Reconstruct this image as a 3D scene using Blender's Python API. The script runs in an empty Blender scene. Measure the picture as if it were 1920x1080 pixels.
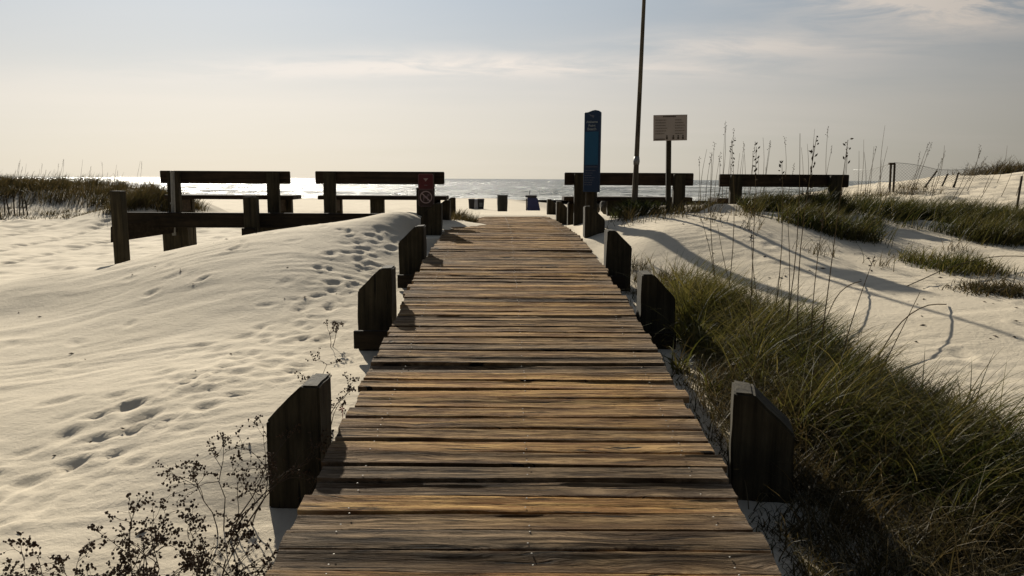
import bpy, bmesh, math, random
import numpy as np
from mathutils import Vector, Matrix, Euler

R = math.radians
rng = np.random.default_rng(7)
random.seed(11)
sc = bpy.context.scene
col = sc.collection
EYE = 2.3                      # camera height above the sea, metres
PITCH = math.atan(204.5 / 1400)
ROLL = R(0.3)

# ------------------------------------------------------------------ camera
cam = bpy.data.cameras.new('camera')
cam.sensor_width = 36
cam.lens = 36 * 1400 / 1920
cam.clip_start = 0.05
cam.clip_end = 40000
camo = bpy.data.objects.new('camera', cam)
col.objects.link(camo)
CAM_M = Matrix.Rotation(R(90) - PITCH, 3, 'X') @ Matrix.Rotation(ROLL, 3, 'Z')
camo.matrix_world = Matrix.Translation((0, 0, EYE)) @ CAM_M.to_4x4()
sc.camera = camo

# ------------------------------------------------------------------ light
SUN_EL, SUN_AZ = R(25.5), R(-22)         # azimuth from +Y towards +X
w = bpy.data.worlds.new('World')
sc.world = w
w.use_nodes = True
nt = w.node_tree
N, L = nt.nodes, nt.links
N.clear()
wo = N.new('ShaderNodeOutputWorld')
bg = N.new('ShaderNodeBackground')
sky = N.new('ShaderNodeTexSky')
sky.sky_type = 'NISHITA'
sky.sun_disc = False
sky.sun_elevation = SUN_EL
sky.sun_rotation = SUN_AZ
sky.air_density = 1.0
sky.dust_density = 0.7
sky.ozone_density = 1.0
SKY_STRENGTH = 0.05


def math_node(nt, op, a, b=None, clamp=False):
    n = nt.nodes.new('ShaderNodeMath')
    n.operation = op
    n.use_clamp = clamp
    for i, v in enumerate((a, b)):
        if v is None:
            continue
        if isinstance(v, (int, float)):
            n.inputs[i].default_value = v
        else:
            nt.links.new(v, n.inputs[i])
    return n.outputs[0]


def mix_node(nt, fac, a, b, blend='MIX'):
    n = nt.nodes.new('ShaderNodeMix')
    n.data_type = 'RGBA'
    n.blend_type = blend
    n.clamp_factor = True
    for key, v in ((0, fac), (6, a), (7, b)):
        if isinstance(v, (int, float)):
            n.inputs[key].default_value = v
        elif isinstance(v, tuple):
            n.inputs[key].default_value = (v[0], v[1], v[2], 1)
        else:
            nt.links.new(v, n.inputs[key])
    return n.outputs[2]


def ramp_node(nt, src, stops):
    n = nt.nodes.new('ShaderNodeValToRGB')
    cr = n.color_ramp
    while len(cr.elements) < len(stops):
        cr.elements.new(0.5)
    for e, (p, c) in zip(cr.elements, stops):
        e.position = p
        e.color = (c, c, c, 1) if isinstance(c, (int, float)) else (c[0], c[1], c[2], 1)
    nt.links.new(src, n.inputs[0])
    return n.outputs[0]


def noise_node(nt, vec, scale, detail=4, rough=0.55, dist=0.0):
    n = nt.nodes.new('ShaderNodeTexNoise')
    n.inputs['Scale'].default_value = scale
    n.inputs['Detail'].default_value = detail
    n.inputs['Roughness'].default_value = rough
    n.inputs['Distortion'].default_value = dist
    if vec is not None:
        nt.links.new(vec, n.inputs['Vector'])
    return n.outputs['Fac']


def mapping_node(nt, vec, scale=(1, 1, 1), loc=(0, 0, 0), rot=(0, 0, 0)):
    n = nt.nodes.new('ShaderNodeMapping')
    n.inputs['Scale'].default_value = scale
    n.inputs['Location'].default_value = loc
    n.inputs['Rotation'].default_value = rot
    nt.links.new(vec, n.inputs['Vector'])
    return n.outputs[0]


# thin haze and high cloud over the physical sky, all functions of direction
tc = N.new('ShaderNodeTexCoord')
D = tc.outputs['Generated']
sep = N.new('ShaderNodeSeparateXYZ')
L.new(D, sep.inputs[0])
zz = sep.outputs[2]
zpos = math_node(nt, 'MAXIMUM', zz, 0.0)
den = math_node(nt, 'ADD', zpos, 0.09)
cx = math_node(nt, 'DIVIDE', sep.outputs[0], den)
cy = math_node(nt, 'DIVIDE', sep.outputs[1], den)
cmb = N.new('ShaderNodeCombineXYZ')
L.new(cx, cmb.inputs[0])
L.new(cy, cmb.inputs[1])
# direction to the sun
dot = N.new('ShaderNodeVectorMath')
dot.operation = 'DOT_PRODUCT'
L.new(D, dot.inputs[0])
sdir = Vector((math.sin(SUN_AZ) * math.cos(SUN_EL), math.cos(SUN_AZ) * math.cos(SUN_EL), math.sin(SUN_EL)))
dot.inputs[1].default_value = sdir
sund = math_node(nt, 'MAXIMUM', dot.outputs['Value'], 0.0)
fwd = math_node(nt, 'POWER', sund, 2.0)          # forward scattering of thin haze
mr = N.new('ShaderNodeMapRange')
L.new(zpos, mr.inputs[0])
mr.inputs[1].default_value = 0.0
mr.inputs[2].default_value = 0.30
mr.inputs[3].default_value = 1.0
mr.inputs[4].default_value = 0.0
lowh = math_node(nt, 'POWER', mr.outputs[0], 1.2)
n1 = noise_node(nt, mapping_node(nt, cmb.outputs[0], (0.32, 0.62, 1), (3.1, 1.7, 0)), 1.0, 7, 0.55, 0.3)
c1 = ramp_node(nt, n1, [(0.46, 0.0), (0.66, 1.0)])
n2 = noise_node(nt, mapping_node(nt, cmb.outputs[0], (0.16, 0.5, 1), (9.3, 4.2, 0)), 1.0, 6, 0.5, 0.2)
c2 = ramp_node(nt, n2, [(0.42, 0.0), (0.75, 1.0)])
cl = math_node(nt, 'ADD', math_node(nt, 'MULTIPLY', c1, 0.42), math_node(nt, 'MULTIPLY', c2, 0.28))
def patch(px_, py_, sx_, sy_, amt):
    dx = math_node(nt, 'DIVIDE', math_node(nt, 'SUBTRACT', cx, px_), sx_)
    dy = math_node(nt, 'DIVIDE', math_node(nt, 'SUBTRACT', cy, py_), sy_)
    rr = math_node(nt, 'ADD', math_node(nt, 'MULTIPLY', dx, dx), math_node(nt, 'MULTIPLY', dy, dy))
    g = math_node(nt, 'EXPONENT', math_node(nt, 'MULTIPLY', rr, -1.0))
    return math_node(nt, 'MULTIPLY', g, amt)
n3 = noise_node(nt, mapping_node(nt, cmb.outputs[0], (1.5, 2.6, 1), (0.4, 2.2, 0)), 1.0, 8, 0.62, 0.5)
pt = math_node(nt, 'ADD', patch(1.80, 2.98, 0.55, 0.36, 1.9), patch(-0.2, 4.25, 1.6, 0.28, 0.75))
pt = math_node(nt, 'ADD', pt, patch(1.25, 3.75, 0.6, 0.22, 0.6))
pt = math_node(nt, 'MULTIPLY', pt, ramp_node(nt, n3, [(0.38, 0.0), (0.58, 1.0)]))
cl = math_node(nt, 'MULTIPLY', cl, math_node(nt, 'SUBTRACT', 1.0, math_node(nt, 'MULTIPLY', lowh, 0.7)))
cl = math_node(nt, 'ADD', math_node(nt, 'MULTIPLY', cl, 0.8), pt, clamp=True)
skyc = N.new('ShaderNodeVectorMath')
skyc.operation = 'SCALE'
L.new(sky.outputs[0], skyc.inputs[0])
skyc.inputs['Scale'].default_value = SKY_STRENGTH
# haze radiance: cream near the horizon under the sun, blue-grey higher up, dimmer away from the sun
hz_amt = math_node(nt, 'ADD', 0.085, math_node(nt, 'MULTIPLY', fwd, 0.57))
hcol = ramp_node(nt, zpos, [(0.0, (1.0, 0.94, 0.80)), (0.09, (1.0, 0.94, 0.85)), (0.14, (0.80, 0.81, 0.80)), (0.22, (0.58, 0.67, 0.76))])
hazec = N.new('ShaderNodeVectorMath')
hazec.operation = 'SCALE'
L.new(hcol, hazec.inputs[0])
L.new(hz_amt, hazec.inputs['Scale'])
veil = ramp_node(nt, zpos, [(0.0, 0.94), (0.25, 0.84), (0.6, 0.35), (1.0, 0.2)])
c_sky = mix_node(nt, veil, skyc.outputs[0], hazec.outputs[0])
cloudc = N.new('ShaderNodeVectorMath')
cloudc.operation = 'SCALE'
cloudc.inputs[0].default_value = (1.06, 0.96, 0.86)
L.new(math_node(nt, 'ADD', 0.14, math_node(nt, 'MULTIPLY', fwd, 0.60)), cloudc.inputs['Scale'])
c_all = mix_node(nt, cl, c_sky, cloudc.outputs[0])
L.new(c_all, bg.inputs[0])
bg.inputs[1].default_value = 1.0
L.new(bg.outputs[0], wo.inputs[0])

sun = bpy.data.lights.new('sun', 'SUN')
sun.energy = 5.0
sun.angle = R(0.9)
sun.color = (1.0, 0.93, 0.80)
suno = bpy.data.objects.new('sun', sun)
col.objects.link(suno)
suno.rotation_euler = (-sdir).to_track_quat('-Z', 'Y').to_euler()
suno.location = (0, 0, 30)

vs = sc.view_settings
vs.view_transform = 'Standard'
vs.look = 'None'
vs.exposure = 0.48
vs.gamma = 1.0
vs.use_curve_mapping = False


# ------------------------------------------------------------------ helpers
def at(px, py, d):
    """world point seen at photo pixel (px, py) at forward distance d metres"""
    v = CAM_M @ Vector(((px - 960) / 1400, -(py - 540) / 1400, -1))
    v *= d / v.y
    return Vector((v.x, d, EYE + v.z))


def tag(o, label=None, cat=None, group=None, kind=None):
    if label: o['label'] = label
    if cat: o['category'] = cat
    if group: o['group'] = group
    if kind: o['kind'] = kind
    return o


def empty(name, loc, rz=0.0):
    o = bpy.data.objects.new(name, None)
    o.empty_display_size = 0.1
    col.objects.link(o)
    o.location = loc
    o.rotation_euler = (0, 0, rz)
    return o


class MB:
    def __init__(s):
        s.v, s.f = [], []

    def add(s, vs, fs, M=None):
        b = len(s.v)
        s.v += [tuple(M @ Vector(p)) if M is not None else tuple(p) for p in vs]
        s.f += [tuple(i + b for i in f) for f in fs]
        return s

    def box(s, x0, x1, y0, y1, z0, z1, M=None):
        vs = [(x, y, z) for z in (z0, z1) for y in (y0, y1) for x in (x0, x1)]
        return s.add(vs, [(0, 2, 3, 1), (4, 5, 7, 6), (0, 1, 5, 4), (2, 6, 7, 3), (0, 4, 6, 2), (1, 3, 7, 5)], M)

    def tube(s, pts, rads, n=6, cap=True):
        pts = [Vector(p) for p in pts]
        b = len(s.v)
        for i, p in enumerate(pts):
            t = (pts[min(i + 1, len(pts) - 1)] - pts[max(i - 1, 0)])
            if t.length < 1e-9: t = Vector((0, 0, 1))
            t.normalize()
            u = t.cross(Vector((0.3, 1, 0.1))).normalized()
            w_ = t.cross(u)
            r = rads[i] if hasattr(rads, '__len__') else rads
            for k in range(n):
                a = 2 * math.pi * k / n
                s.v.append(tuple(p + u * (math.cos(a) * r) + w_ * (math.sin(a) * r)))
        for i in range(len(pts) - 1):
            for k in range(n):
                a0, a1 = b + i * n + k, b + i * n + (k + 1) % n
                s.f.append((a0, a1, a1 + n, a0 + n))
        if cap:
            s.f.append(tuple(b + k for k in reversed(range(n))))
            s.f.append(tuple(b + (len(pts) - 1) * n + k for k in range(n)))
        return s

    def prism(s, outline, y0, y1, M=None):
        """outline in XZ (counter clockwise seen from -Y), extruded along Y"""
        n = len(outline)
        vs = [(x, y0, z) for x, z in outline] + [(x, y1, z) for x, z in outline]
        fs = [tuple(range(n)), tuple(reversed(range(n, 2 * n)))]
        for i in range(n):
            j = (i + 1) % n
            fs.append((i, i + n, j + n, j))
        return s.add(vs, fs, M)

    def build(s, name, m, parent=None, bevel=0.0, seg=2, smooth=False):
        me = bpy.data.meshes.new(name)
        me.from_pydata(s.v, [], s.f)
        if bevel:
            bm = bmesh.new()
            bm.from_mesh(me)
            bmesh.ops.recalc_face_normals(bm, faces=bm.faces)
            bmesh.ops.bevel(bm, geom=list(bm.edges), offset=bevel, segments=seg, affect='EDGES', clamp_overlap=True)
            bm.to_mesh(me)
            bm.free()
        if smooth:
            me.polygons.foreach_set('use_smooth', [True] * len(me.polygons))
        if m is not None:
            me.materials.append(m)
        me.update()
        o = bpy.data.objects.new(name, me)
        col.objects.link(o)
        o.parent = parent
        return o


def np_mesh(name, V, F, m, parent=None, smooth=False):
    """V (n,3) float, F (m,k) int with one polygon size"""
    me = bpy.data.meshes.new(name)
    V = np.ascontiguousarray(V, dtype=np.float32)
    F = np.ascontiguousarray(F, dtype=np.int32)
    k = F.shape[1]
    me.vertices.add(len(V))
    me.vertices.foreach_set('co', V.ravel())
    me.loops.add(F.size)
    me.loops.foreach_set('vertex_index', F.ravel())
    me.polygons.add(len(F))
    me.polygons.foreach_set('loop_start', np.arange(0, F.size, k, dtype=np.int32))
    me.polygons.foreach_set('loop_total', np.full(len(F), k, dtype=np.int32))
    if smooth:
        me.polygons.foreach_set('use_smooth', np.ones(len(F), dtype=bool))
    me.update(calc_edges=True)
    me.validate()
    if m is not None: me.materials.append(m)
    o = bpy.data.objects.new(name, me)
    col.objects.link(o)
    o.parent = parent
    return o


def _hash(ix, iy, seed):
    h = (ix.astype(np.int64) * 374761393 + iy.astype(np.int64) * 668265263 + seed * 1442695041) & 0xffffffff
    h = ((h ^ (h >> 13)) * 1274126177) & 0xffffffff
    return ((h ^ (h >> 16)) & 0xffff) / 65535.0


def vnoise(x, y, seed=0):
    x = np.asarray(x, float); y = np.asarray(y, float)
    ix, iy = np.floor(x), np.floor(y)
    fx, fy = x - ix, y - iy
    fx = fx * fx * fx * (fx * (fx * 6 - 15) + 10)
    fy = fy * fy * fy * (fy * (fy * 6 - 15) + 10)
    a, b = _hash(ix, iy, seed), _hash(ix + 1, iy, seed)
    c, d = _hash(ix, iy + 1, seed), _hash(ix + 1, iy + 1, seed)
    return (a + (b - a) * fx) * (1 - fy) + (c + (d - c) * fx) * fy - 0.5


def fbm(x, y, oct=4, seed=0, gain=0.5):
    s, a = 0, 1.0
    for i in range(oct):
        s = s + a * vnoise(x * 2 ** i + 17.3 * i, y * 2 ** i - 9.1 * i, seed + i)
        a *= gain
    return s


def sstep(a, b, x):
    t = np.clip((x - a) / (b - a), 0, 1)
    return t * t * (3 - 2 * t)


# ------------------------------------------------------------------ terrain shape
def P(px, py, z):        # control point: photo pixel with camera-axis distance
    y = z * (math.cos(PITCH) - (py - 540) / 1400 * math.sin(PITCH))
    p = at(px, py, y)
    return (p.x, p.y, p.z - EYE)


BW_D = [0.5, 1.6, 2.44, 3.32, 4.49, 5.75, 7.6, 9.8, 12.5, 15.7, 17.5]
BW_H = [-1.61, -1.47, -1.364, -1.258, -1.12, -0.975, -0.83, -0.725, -0.72, -0.775, -0.82]
BW_X = [0.05, 0.05, 0.05, 0.05, 0.048, 0.025, 0.0, -0.025, -0.10, -0.18, -0.22]


def bw_h(d): return np.interp(d, BW_D, BW_H)
def bw_x(d): return np.interp(d, BW_D, BW_X)


CT = [P(505, 955, 3.75), P(668, 668, 5.85), P(742, 538, 8.0), P(790, 447, 10.0), (-1.35, 11.2, -0.53),
      P(755, 398, 10.2), P(700, 405, 10.15), P(620, 418, 10.0), P(540, 430, 9.9), P(455, 445, 9.75),
      P(353, 465, 9.55), P(305, 472, 9.45), P(210, 500, 9.15), P(100, 512, 8.9), P(0, 535, 8.6),
      (-3.2, 11.2, -1.05), (-4.6, 10.9, -1.3), (-2.0, 11.6, -0.85), (-6, 10.6, -1.5),
      P(100, 900, 4.0), P(0, 1080, 3.1), P(300, 600, 6.8), P(0, 600, 7.5), P(0, 700, 5.8), P(400, 700, 5.3),
      P(560, 500, 7.9), P(450, 850, 4.1),
      (-6.2, 6, -1.42), (-7.5, 4, -1.65), (-5, 1, -1.85), (-9, 8, -1.55), (-3, 1.2, -1.8), (-1, 1.0, -1.8),
      (-3, 12.2, -1.1), (-5, 12, -1.35), (-8, 14, -1.58), (-12, 20, -1.62), (-15, 28, -1.6), (-9, 11, -1.6),
      (-2, 14, -0.95), (-1.6, 12.8, -0.72), (-5, 18, -1.45), (-8, 28, -1.6), (0, 20, -1.02), (0, 47, -1.86),
      (-20, 47, -1.9), (20, 47, -1.8), (0, 89, -2.34), (-50, 89, -2.34), (50, 89, -2.34), (0, 130, -3.0),
      (-80, 130, -3.0), (80, 130, -3.0), (-60, 40, -1.6), (-40, 20, -1.6), (-25, 8, -1.6),
      (0, 2.2, -1.72), (0.0, 4, -1.5), (0, 6, -1.25), (0, 8, -1.02), (0, 10, -0.86), (0, 12.5, -0.80), (0, 15.7, -0.80),
      (-0.95, 12.5, -0.70), (-1.0, 14.5, -0.78),
      (1.2, 3.4, -1.52), (1.2, 5.9, -1.28), (1.25, 8, -1.17), (1.25, 9.5, -0.84), (1.45, 10.7, -0.58), (1.3, 13, -0.80), (2, 14, -0.85),
      (4.0, 6.07, -1.16), (3.1, 8.07, -0.9), (2.0, 9.8, -0.57), (2.6, 9.7, -0.57), (2.2, 11.6, -0.52), (3.2, 9.7, -0.53), P(1300, 470, 8.7), P(1230, 440, 9.2), P(1500, 560, 7.0),
      (3.35, 5.0, -1.29), (2.0, 2.7, -1.58), (3.2, 2.6, -1.6), (5, 4, -1.45), (1.2, 1.2, -1.75), (3, 1, -1.8),
      (2.2, 4.2, -1.36), (4.3, 11.8, -0.44), (3.2, 11.6, -0.50), (5.3, 12.0, -0.45), P(1600, 480, 8.8), P(1600, 440, 10.0), P(1850, 500, 8.5),
      P(1800, 430, 11.0), P(1700, 395, 13.0), P(1640, 375, 15.0), P(1700, 345, 20.0), P(1850, 327, 22.0),
      (20, 24, 0.25), (30, 30, 0.3), (14, 14, -0.35), (9, 9, -0.85), (8, 5, -1.35), (20, 8, -0.8),
      (4, 17, -0.85), (5, 24, -1.3), (3.0, 13.5, -0.75), (10, 34, -1.5), (40, 50, -0.8), (14, 30, -0.35)]
CT = np.array(CT)


def warp(x, y): return np.arcsinh(np.asarray(x) / 6) * 6, np.arcsinh(np.asarray(y) / 12) * 12


def _tps():
    u, v = warp(CT[:, 0], CT[:, 1])
    n = len(u)
    r = np.hypot(u[:, None] - u[None], v[:, None] - v[None])
    K = np.where(r > 0, r * r * np.log(r + 1e-12), 0) + np.eye(n) * 0.04
    Pm = np.c_[np.ones(n), u, v]
    A = np.block([[K, Pm], [Pm.T, np.zeros((3, 3))]])
    return u, v, np.linalg.solve(A, np.r_[CT[:, 2], 0, 0, 0])


_u, _v, _w = _tps()


def tps(x, y):
    u, v = warp(x, y)
    out = _w[-3] + _w[-2] * u + _w[-1] * v
    for i in range(len(_u)):
        r2 = (u - _u[i]) ** 2 + (v - _v[i]) ** 2
        out = out + _w[i] * 0.5 * r2 * np.log(r2 + 1e-12)
    return out


def base_h(x, y):
    x = np.asarray(x, float); y = np.asarray(y, float)
    h = tps(x, y)
    # dune on the left
    n = fbm(x * 0.25, y * 0.25, 3, 5)
    m = sstep(-13.4, -16.5, x + n * 1.5)
    h = h + m * (1.18 + 0.45 * n) * np.exp(-((y - 33 - 0.12 * (x + 20)) / 4.6) ** 2)
    h = h + 0.85 * np.exp(-((x + 12.6) / 1.9) ** 2 - ((y - 26) / 2.2) ** 2)
    # small eroded lump of pale sand beside the fourth bench
    h = h + 0.12 * np.exp(-((x - 3.15) / 0.30) ** 4 - ((y - 11.0) / 0.3) ** 2)
    return h


prints = []       # (x, y, angle, length, width, depth)
def trail(p0, p1, n, jit=0.08, w_=0.055, l_=0.13, dep=0.045):
    p0, p1 = np.array(p0), np.array(p1)
    d = p1 - p0; a = math.atan2(d[1], d[0]); nrm = np.array([-math.sin(a), math.cos(a)])
    for i in range(n):
        p = p0 + d * (i + 0.5) / n + nrm * (0.11 if i % 2 else -0.11) + rng.normal(0, jit, 2)
        prints.append((p[0], p[1], a + rng.normal(0, 0.35), 0.72 * l_ * rng.uniform(.7, 1.2), 0.8 * w_ * rng.uniform(.8, 1.4), 0.42 * dep * rng.uniform(.4, 1.2)))


trail((-2.95, 3.3), (-1.55, 6.3), 13)
trail((-3.3, 3.9), (-2.0, 6.2), 9, 0.12)
trail((-2.5, 3.6), (-1.6, 5.6), 8, 0.1)
trail((-3.1, 2.9), (-2.2, 4.9), 8, 0.1)
trail((-2.2, 5.6), (-1.5, 9.4), 12, 0.15)
trail((-3.6, 6.5), (-2.4, 10.0), 9, 0.2)
trail((-1.9, 6.2), (-1.7, 9.8), 9, 0.15)
trail((2.0, 9.8), (4.6, 5.6), 13, 0.2, dep=0.03)
trail((2.6, 9.6), (5.2, 7.0), 9, 0.2, dep=0.03)
for _ in range(75):
    t_ = rng.uniform(0, 1)
    prints.append((-3.15 + 1.5 * t_ + rng.normal(0, 0.28), 3.1 + 2.6 * t_ + rng.normal(0, 0.25), rng.normal(0.3, 0.5), rng.uniform(0.05, 0.085), rng.uniform(0.03, 0.045), rng.uniform(0.008, 0.018)))
for _ in range(70):
    t_ = rng.uniform(0, 1)
    prints.append((-2.0 + 0.4 * t_ + rng.normal(0, 0.25), 5.6 + 4 * t_, rng.normal(0.3, 0.5), rng.uniform(0.05, 0.09), rng.uniform(0.03, 0.05), rng.uniform(0.007, 0.015)))
for _ in range(22):
    prints.append((rng.uniform(-6, -1.4), rng.uniform(4.5, 10), rng.uniform(0, 3.1), 0.09, 0.05, rng.uniform(0.006, 0.014)))
for _ in range(34):
    prints.append((rng.uniform(2.2, 7), rng.uniform(5, 12), rng.uniform(0, 3.1), 0.11, 0.06, rng.uniform(0.006, 0.018)))
for _ in range(70):
    prints.append((rng.uniform(-12, -4), rng.uniform(11, 25), rng.uniform(0, 3.1), 0.2, 0.12, rng.uniform(0.02, 0.05)))


def ground(x, y, detail=True):
    """height relative to the camera"""
    x = np.asarray(x, float); y = np.asarray(y, float)
    h = base_h(x, y)
    if not detail:
        return h
    near = sstep(26, 14, y)
    # wind ripples, soft and broken, running up to the right on the left-hand bank
    ang = R(14)
    xr = x * math.cos(ang) + y * math.sin(ang)
    yr = -x * math.sin(ang) + y * math.cos(ang)
    wv = fbm(xr * 0.9, yr * 2.6, 3, 31) * 1.3
    rip = fbm(xr * 1.35 + 3, yr * 4.2 + wv, 3, 42, 0.45)
    rid = np.sin(yr * 17 + 3.2 * fbm(xr * 1.1, yr * 1.5, 3, 77)) * sstep(-0.15, 0.35, fbm(xr * 0.6, yr * 0.8, 2, 91))
    leftm = sstep(-0.9, -1.6, x)
    h = h + near * (rip * (0.013 * leftm + 0.009 * (1 - leftm)) + rid * 0.0028 * leftm)
    h = h + near * 0.0030 * np.sin(yr * 46 + 5.0 * fbm(xr * 1.6, yr * 2.4, 3, 178)) * sstep(-0.1, 0.35, fbm(xr * 0.9 + 7, yr * 1.1, 2, 191))
    h = h + near * 0.0035 * fbm(x * 7, y * 7, 3, 211)
    h = h + 0.022 * fbm(x * 0.5, y * 0.5, 3, 12) * sstep(1.3, 3.0, np.abs(x))
    # trampled flats
    flat = sstep(-0.2, 0.3, -(x + 4.5) / 3) * sstep(10.6, 12.5, y)
    rr = sstep(4.5, 7, x) * sstep(9, 12, y)
    h = h + (flat * 0.05 + rr * 0.09) * fbm(x * 2.2, y * 2.2, 3, 64)
    fr = sstep(17, 22, y) * sstep(46, 40, y)
    h = h + 0.10 * fr * fbm(x * 0.9, y * 0.9, 3, 65)
    for (fx, fy, a, l_, w_, dep) in prints:
        i = (np.abs(x - fx) < 0.5) & (np.abs(y - fy) < 0.5)
        if not i.any(): continue
        dx, dy = x[i] - fx, y[i] - fy
        u = (dx * math.cos(a) + dy * math.sin(a)) / l_
        v = (-dx * math.sin(a) + dy * math.cos(a)) / w_
        r2 = u * u + v * v
        h[i] += -dep * np.exp(-r2) + dep * 0.42 * np.exp(-((np.sqrt(r2) - 1.7) / 0.5) ** 2)
    # tyre tracks across the low ground
    for x0 in (-9.6, -11.1, -12.9):
        c = x0 - 0.12 * (y - 14) - 0.006 * (y - 14) ** 2
        t = np.exp(-((x - c) / 0.17) ** 2) * sstep(10.5, 12.5, y) * sstep(34, 27, y)
        h = h - t * 0.05 + t * 0.028 * np.sin(y * 2 * math.pi / 0.42)
    # keep the sand under the walkway boards until the drift covers the far end
    bx, bh = bw_x(y), bw_h(y)
    inside = sstep(1.22, 0.95, np.abs(x - bx)) * sstep(12.2, 10.6, y)
    lim = bh - 0.07
    h = np.where(inside > 0, np.minimum(h, h * (1 - inside) + lim * inside), h)
    # drift over the left edge of the far boards, and the end of the walk
    dr = sstep(9.6, 11.0, y) * sstep(17, 15.5, y)
    edge = -0.78 + 0.10 * np.sin(y * 1.7) + 0.28 * sstep(11, 15, y)
    dm = sstep(edge + 0.16, edge - 0.18, x - bx) * (x - bx > -1.6) * dr
    h = np.maximum(h, bh - 0.03 + 0.065 * dm) * (dm > 0) + h * (dm <= 0)
    en = sstep(15.2, 15.9, y) * (np.abs(x) < 3) * sstep(20, 16.5, y)
    h = np.maximum(h, bh - 0.04 + 0.07 * en) * (en > 0) + h * (en <= 0)
    return h


def gz(x, y):
    return float(ground(np.array([x]), np.array([y]))[0]) + EYE


# ------------------------------------------------------------------ materials
def new_mat(name):
    m = bpy.data.materials.new(name)
    m.use_nodes = True
    nt = m.node_tree
    b = nt.nodes['Principled BSDF']
    return m, nt, b


def bump(nt, b, h, strength, dist, prev=None):
    n = nt.nodes.new('ShaderNodeBump')
    n.inputs['Strength'].default_value = strength
    n.inputs['Distance'].default_value = dist
    nt.links.new(h, n.inputs['Height'])
    if prev is not None: nt.links.new(prev, n.inputs['Normal'])
    nt.links.new(n.outputs[0], b.inputs['Normal'])
    return n.outputs[0]


def simple(name, c, rough=0.7, var=0.25, scale=20, bumpd=0.0, metal=0.0, spec=0.3):
    m, nt, b = new_mat(name)
    t = nt.nodes.new('ShaderNodeTexCoord')
    n = noise_node(nt, t.outputs['Object'], scale, 5, 0.6)
    c2 = tuple(max(0, q * (1 - var)) for q in c)
    c3 = tuple(q * (1 + var) for q in c)
    nt.links.new(mix_node(nt, ramp_node(nt, n, [(0.3, 0), (0.7, 1)]), c2, c3), b.inputs['Base Color'])
    b.inputs['Roughness'].default_value = rough
    b.inputs['Metallic'].default_value = metal
    b.inputs['Specular IOR Level'].default_value = spec
    if bumpd: bump(nt, b, n, 0.6, bumpd)
    return m


def sand_mat():
    m, nt, b = new_mat('sand')
    t = nt.nodes.new('ShaderNodeTexCoord')
    o = t.outputs['Object']
    big = noise_node(nt, o, 0.7, 4, 0.6)
    mid = noise_node(nt, o, 9, 5, 0.65)
    c = mix_node(nt, ramp_node(nt, big, [(0.35, 0), (0.65, 1)]), (0.57, 0.492, 0.368), (0.63, 0.546, 0.415))
    c = mix_node(nt, math_node(nt, 'MULTIPLY', ramp_node(nt, mid, [(0.52, 0), (0.72, 1)]), 0.35), c, (0.47, 0.40, 0.295))
    # wet strip at the water's edge
    s = nt.nodes.new('ShaderNodeSeparateXYZ')
    nt.links.new(o, s.inputs[0])
    wet = ramp_node(nt, math_node(nt, 'MULTIPLY', s.outputs[2], 1.0), [(0.03, 1.0), (0.16, 0.0)])
    c = mix_node(nt, math_node(nt, 'MULTIPLY', wet, 0.55), c, (0.26, 0.22, 0.17))
    # scattered dark specks of debris
    v = nt.nodes.new('ShaderNodeTexVoronoi')
    v.inputs['Scale'].default_value = 7
    nt.links.new(o, v.inputs['Vector'])
    sp = ramp_node(nt, v.outputs['Distance'], [(0.02, 1.0), (0.05, 0.0)])
    spm = ramp_node(nt, noise_node(nt, o, 1.3, 3), [(0.56, 0.0), (0.66, 1.0)])
    c = mix_node(nt, math_node(nt, 'MULTIPLY', sp, spm), c, (0.10, 0.07, 0.04))
    nt.links.new(c, b.inputs['Base Color'])
    b.inputs['Roughness'].default_value = 0.95
    b.inputs['Specular IOR Level'].default_value = 0.15
    f = noise_node(nt, o, 220, 4, 0.7)
    g = noise_node(nt, o, 26, 5, 0.6)
    p = bump(nt, b, g, 0.6, 0.012)
    bump(nt, b, f, 0.6, 0.004, p)
    return m


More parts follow.
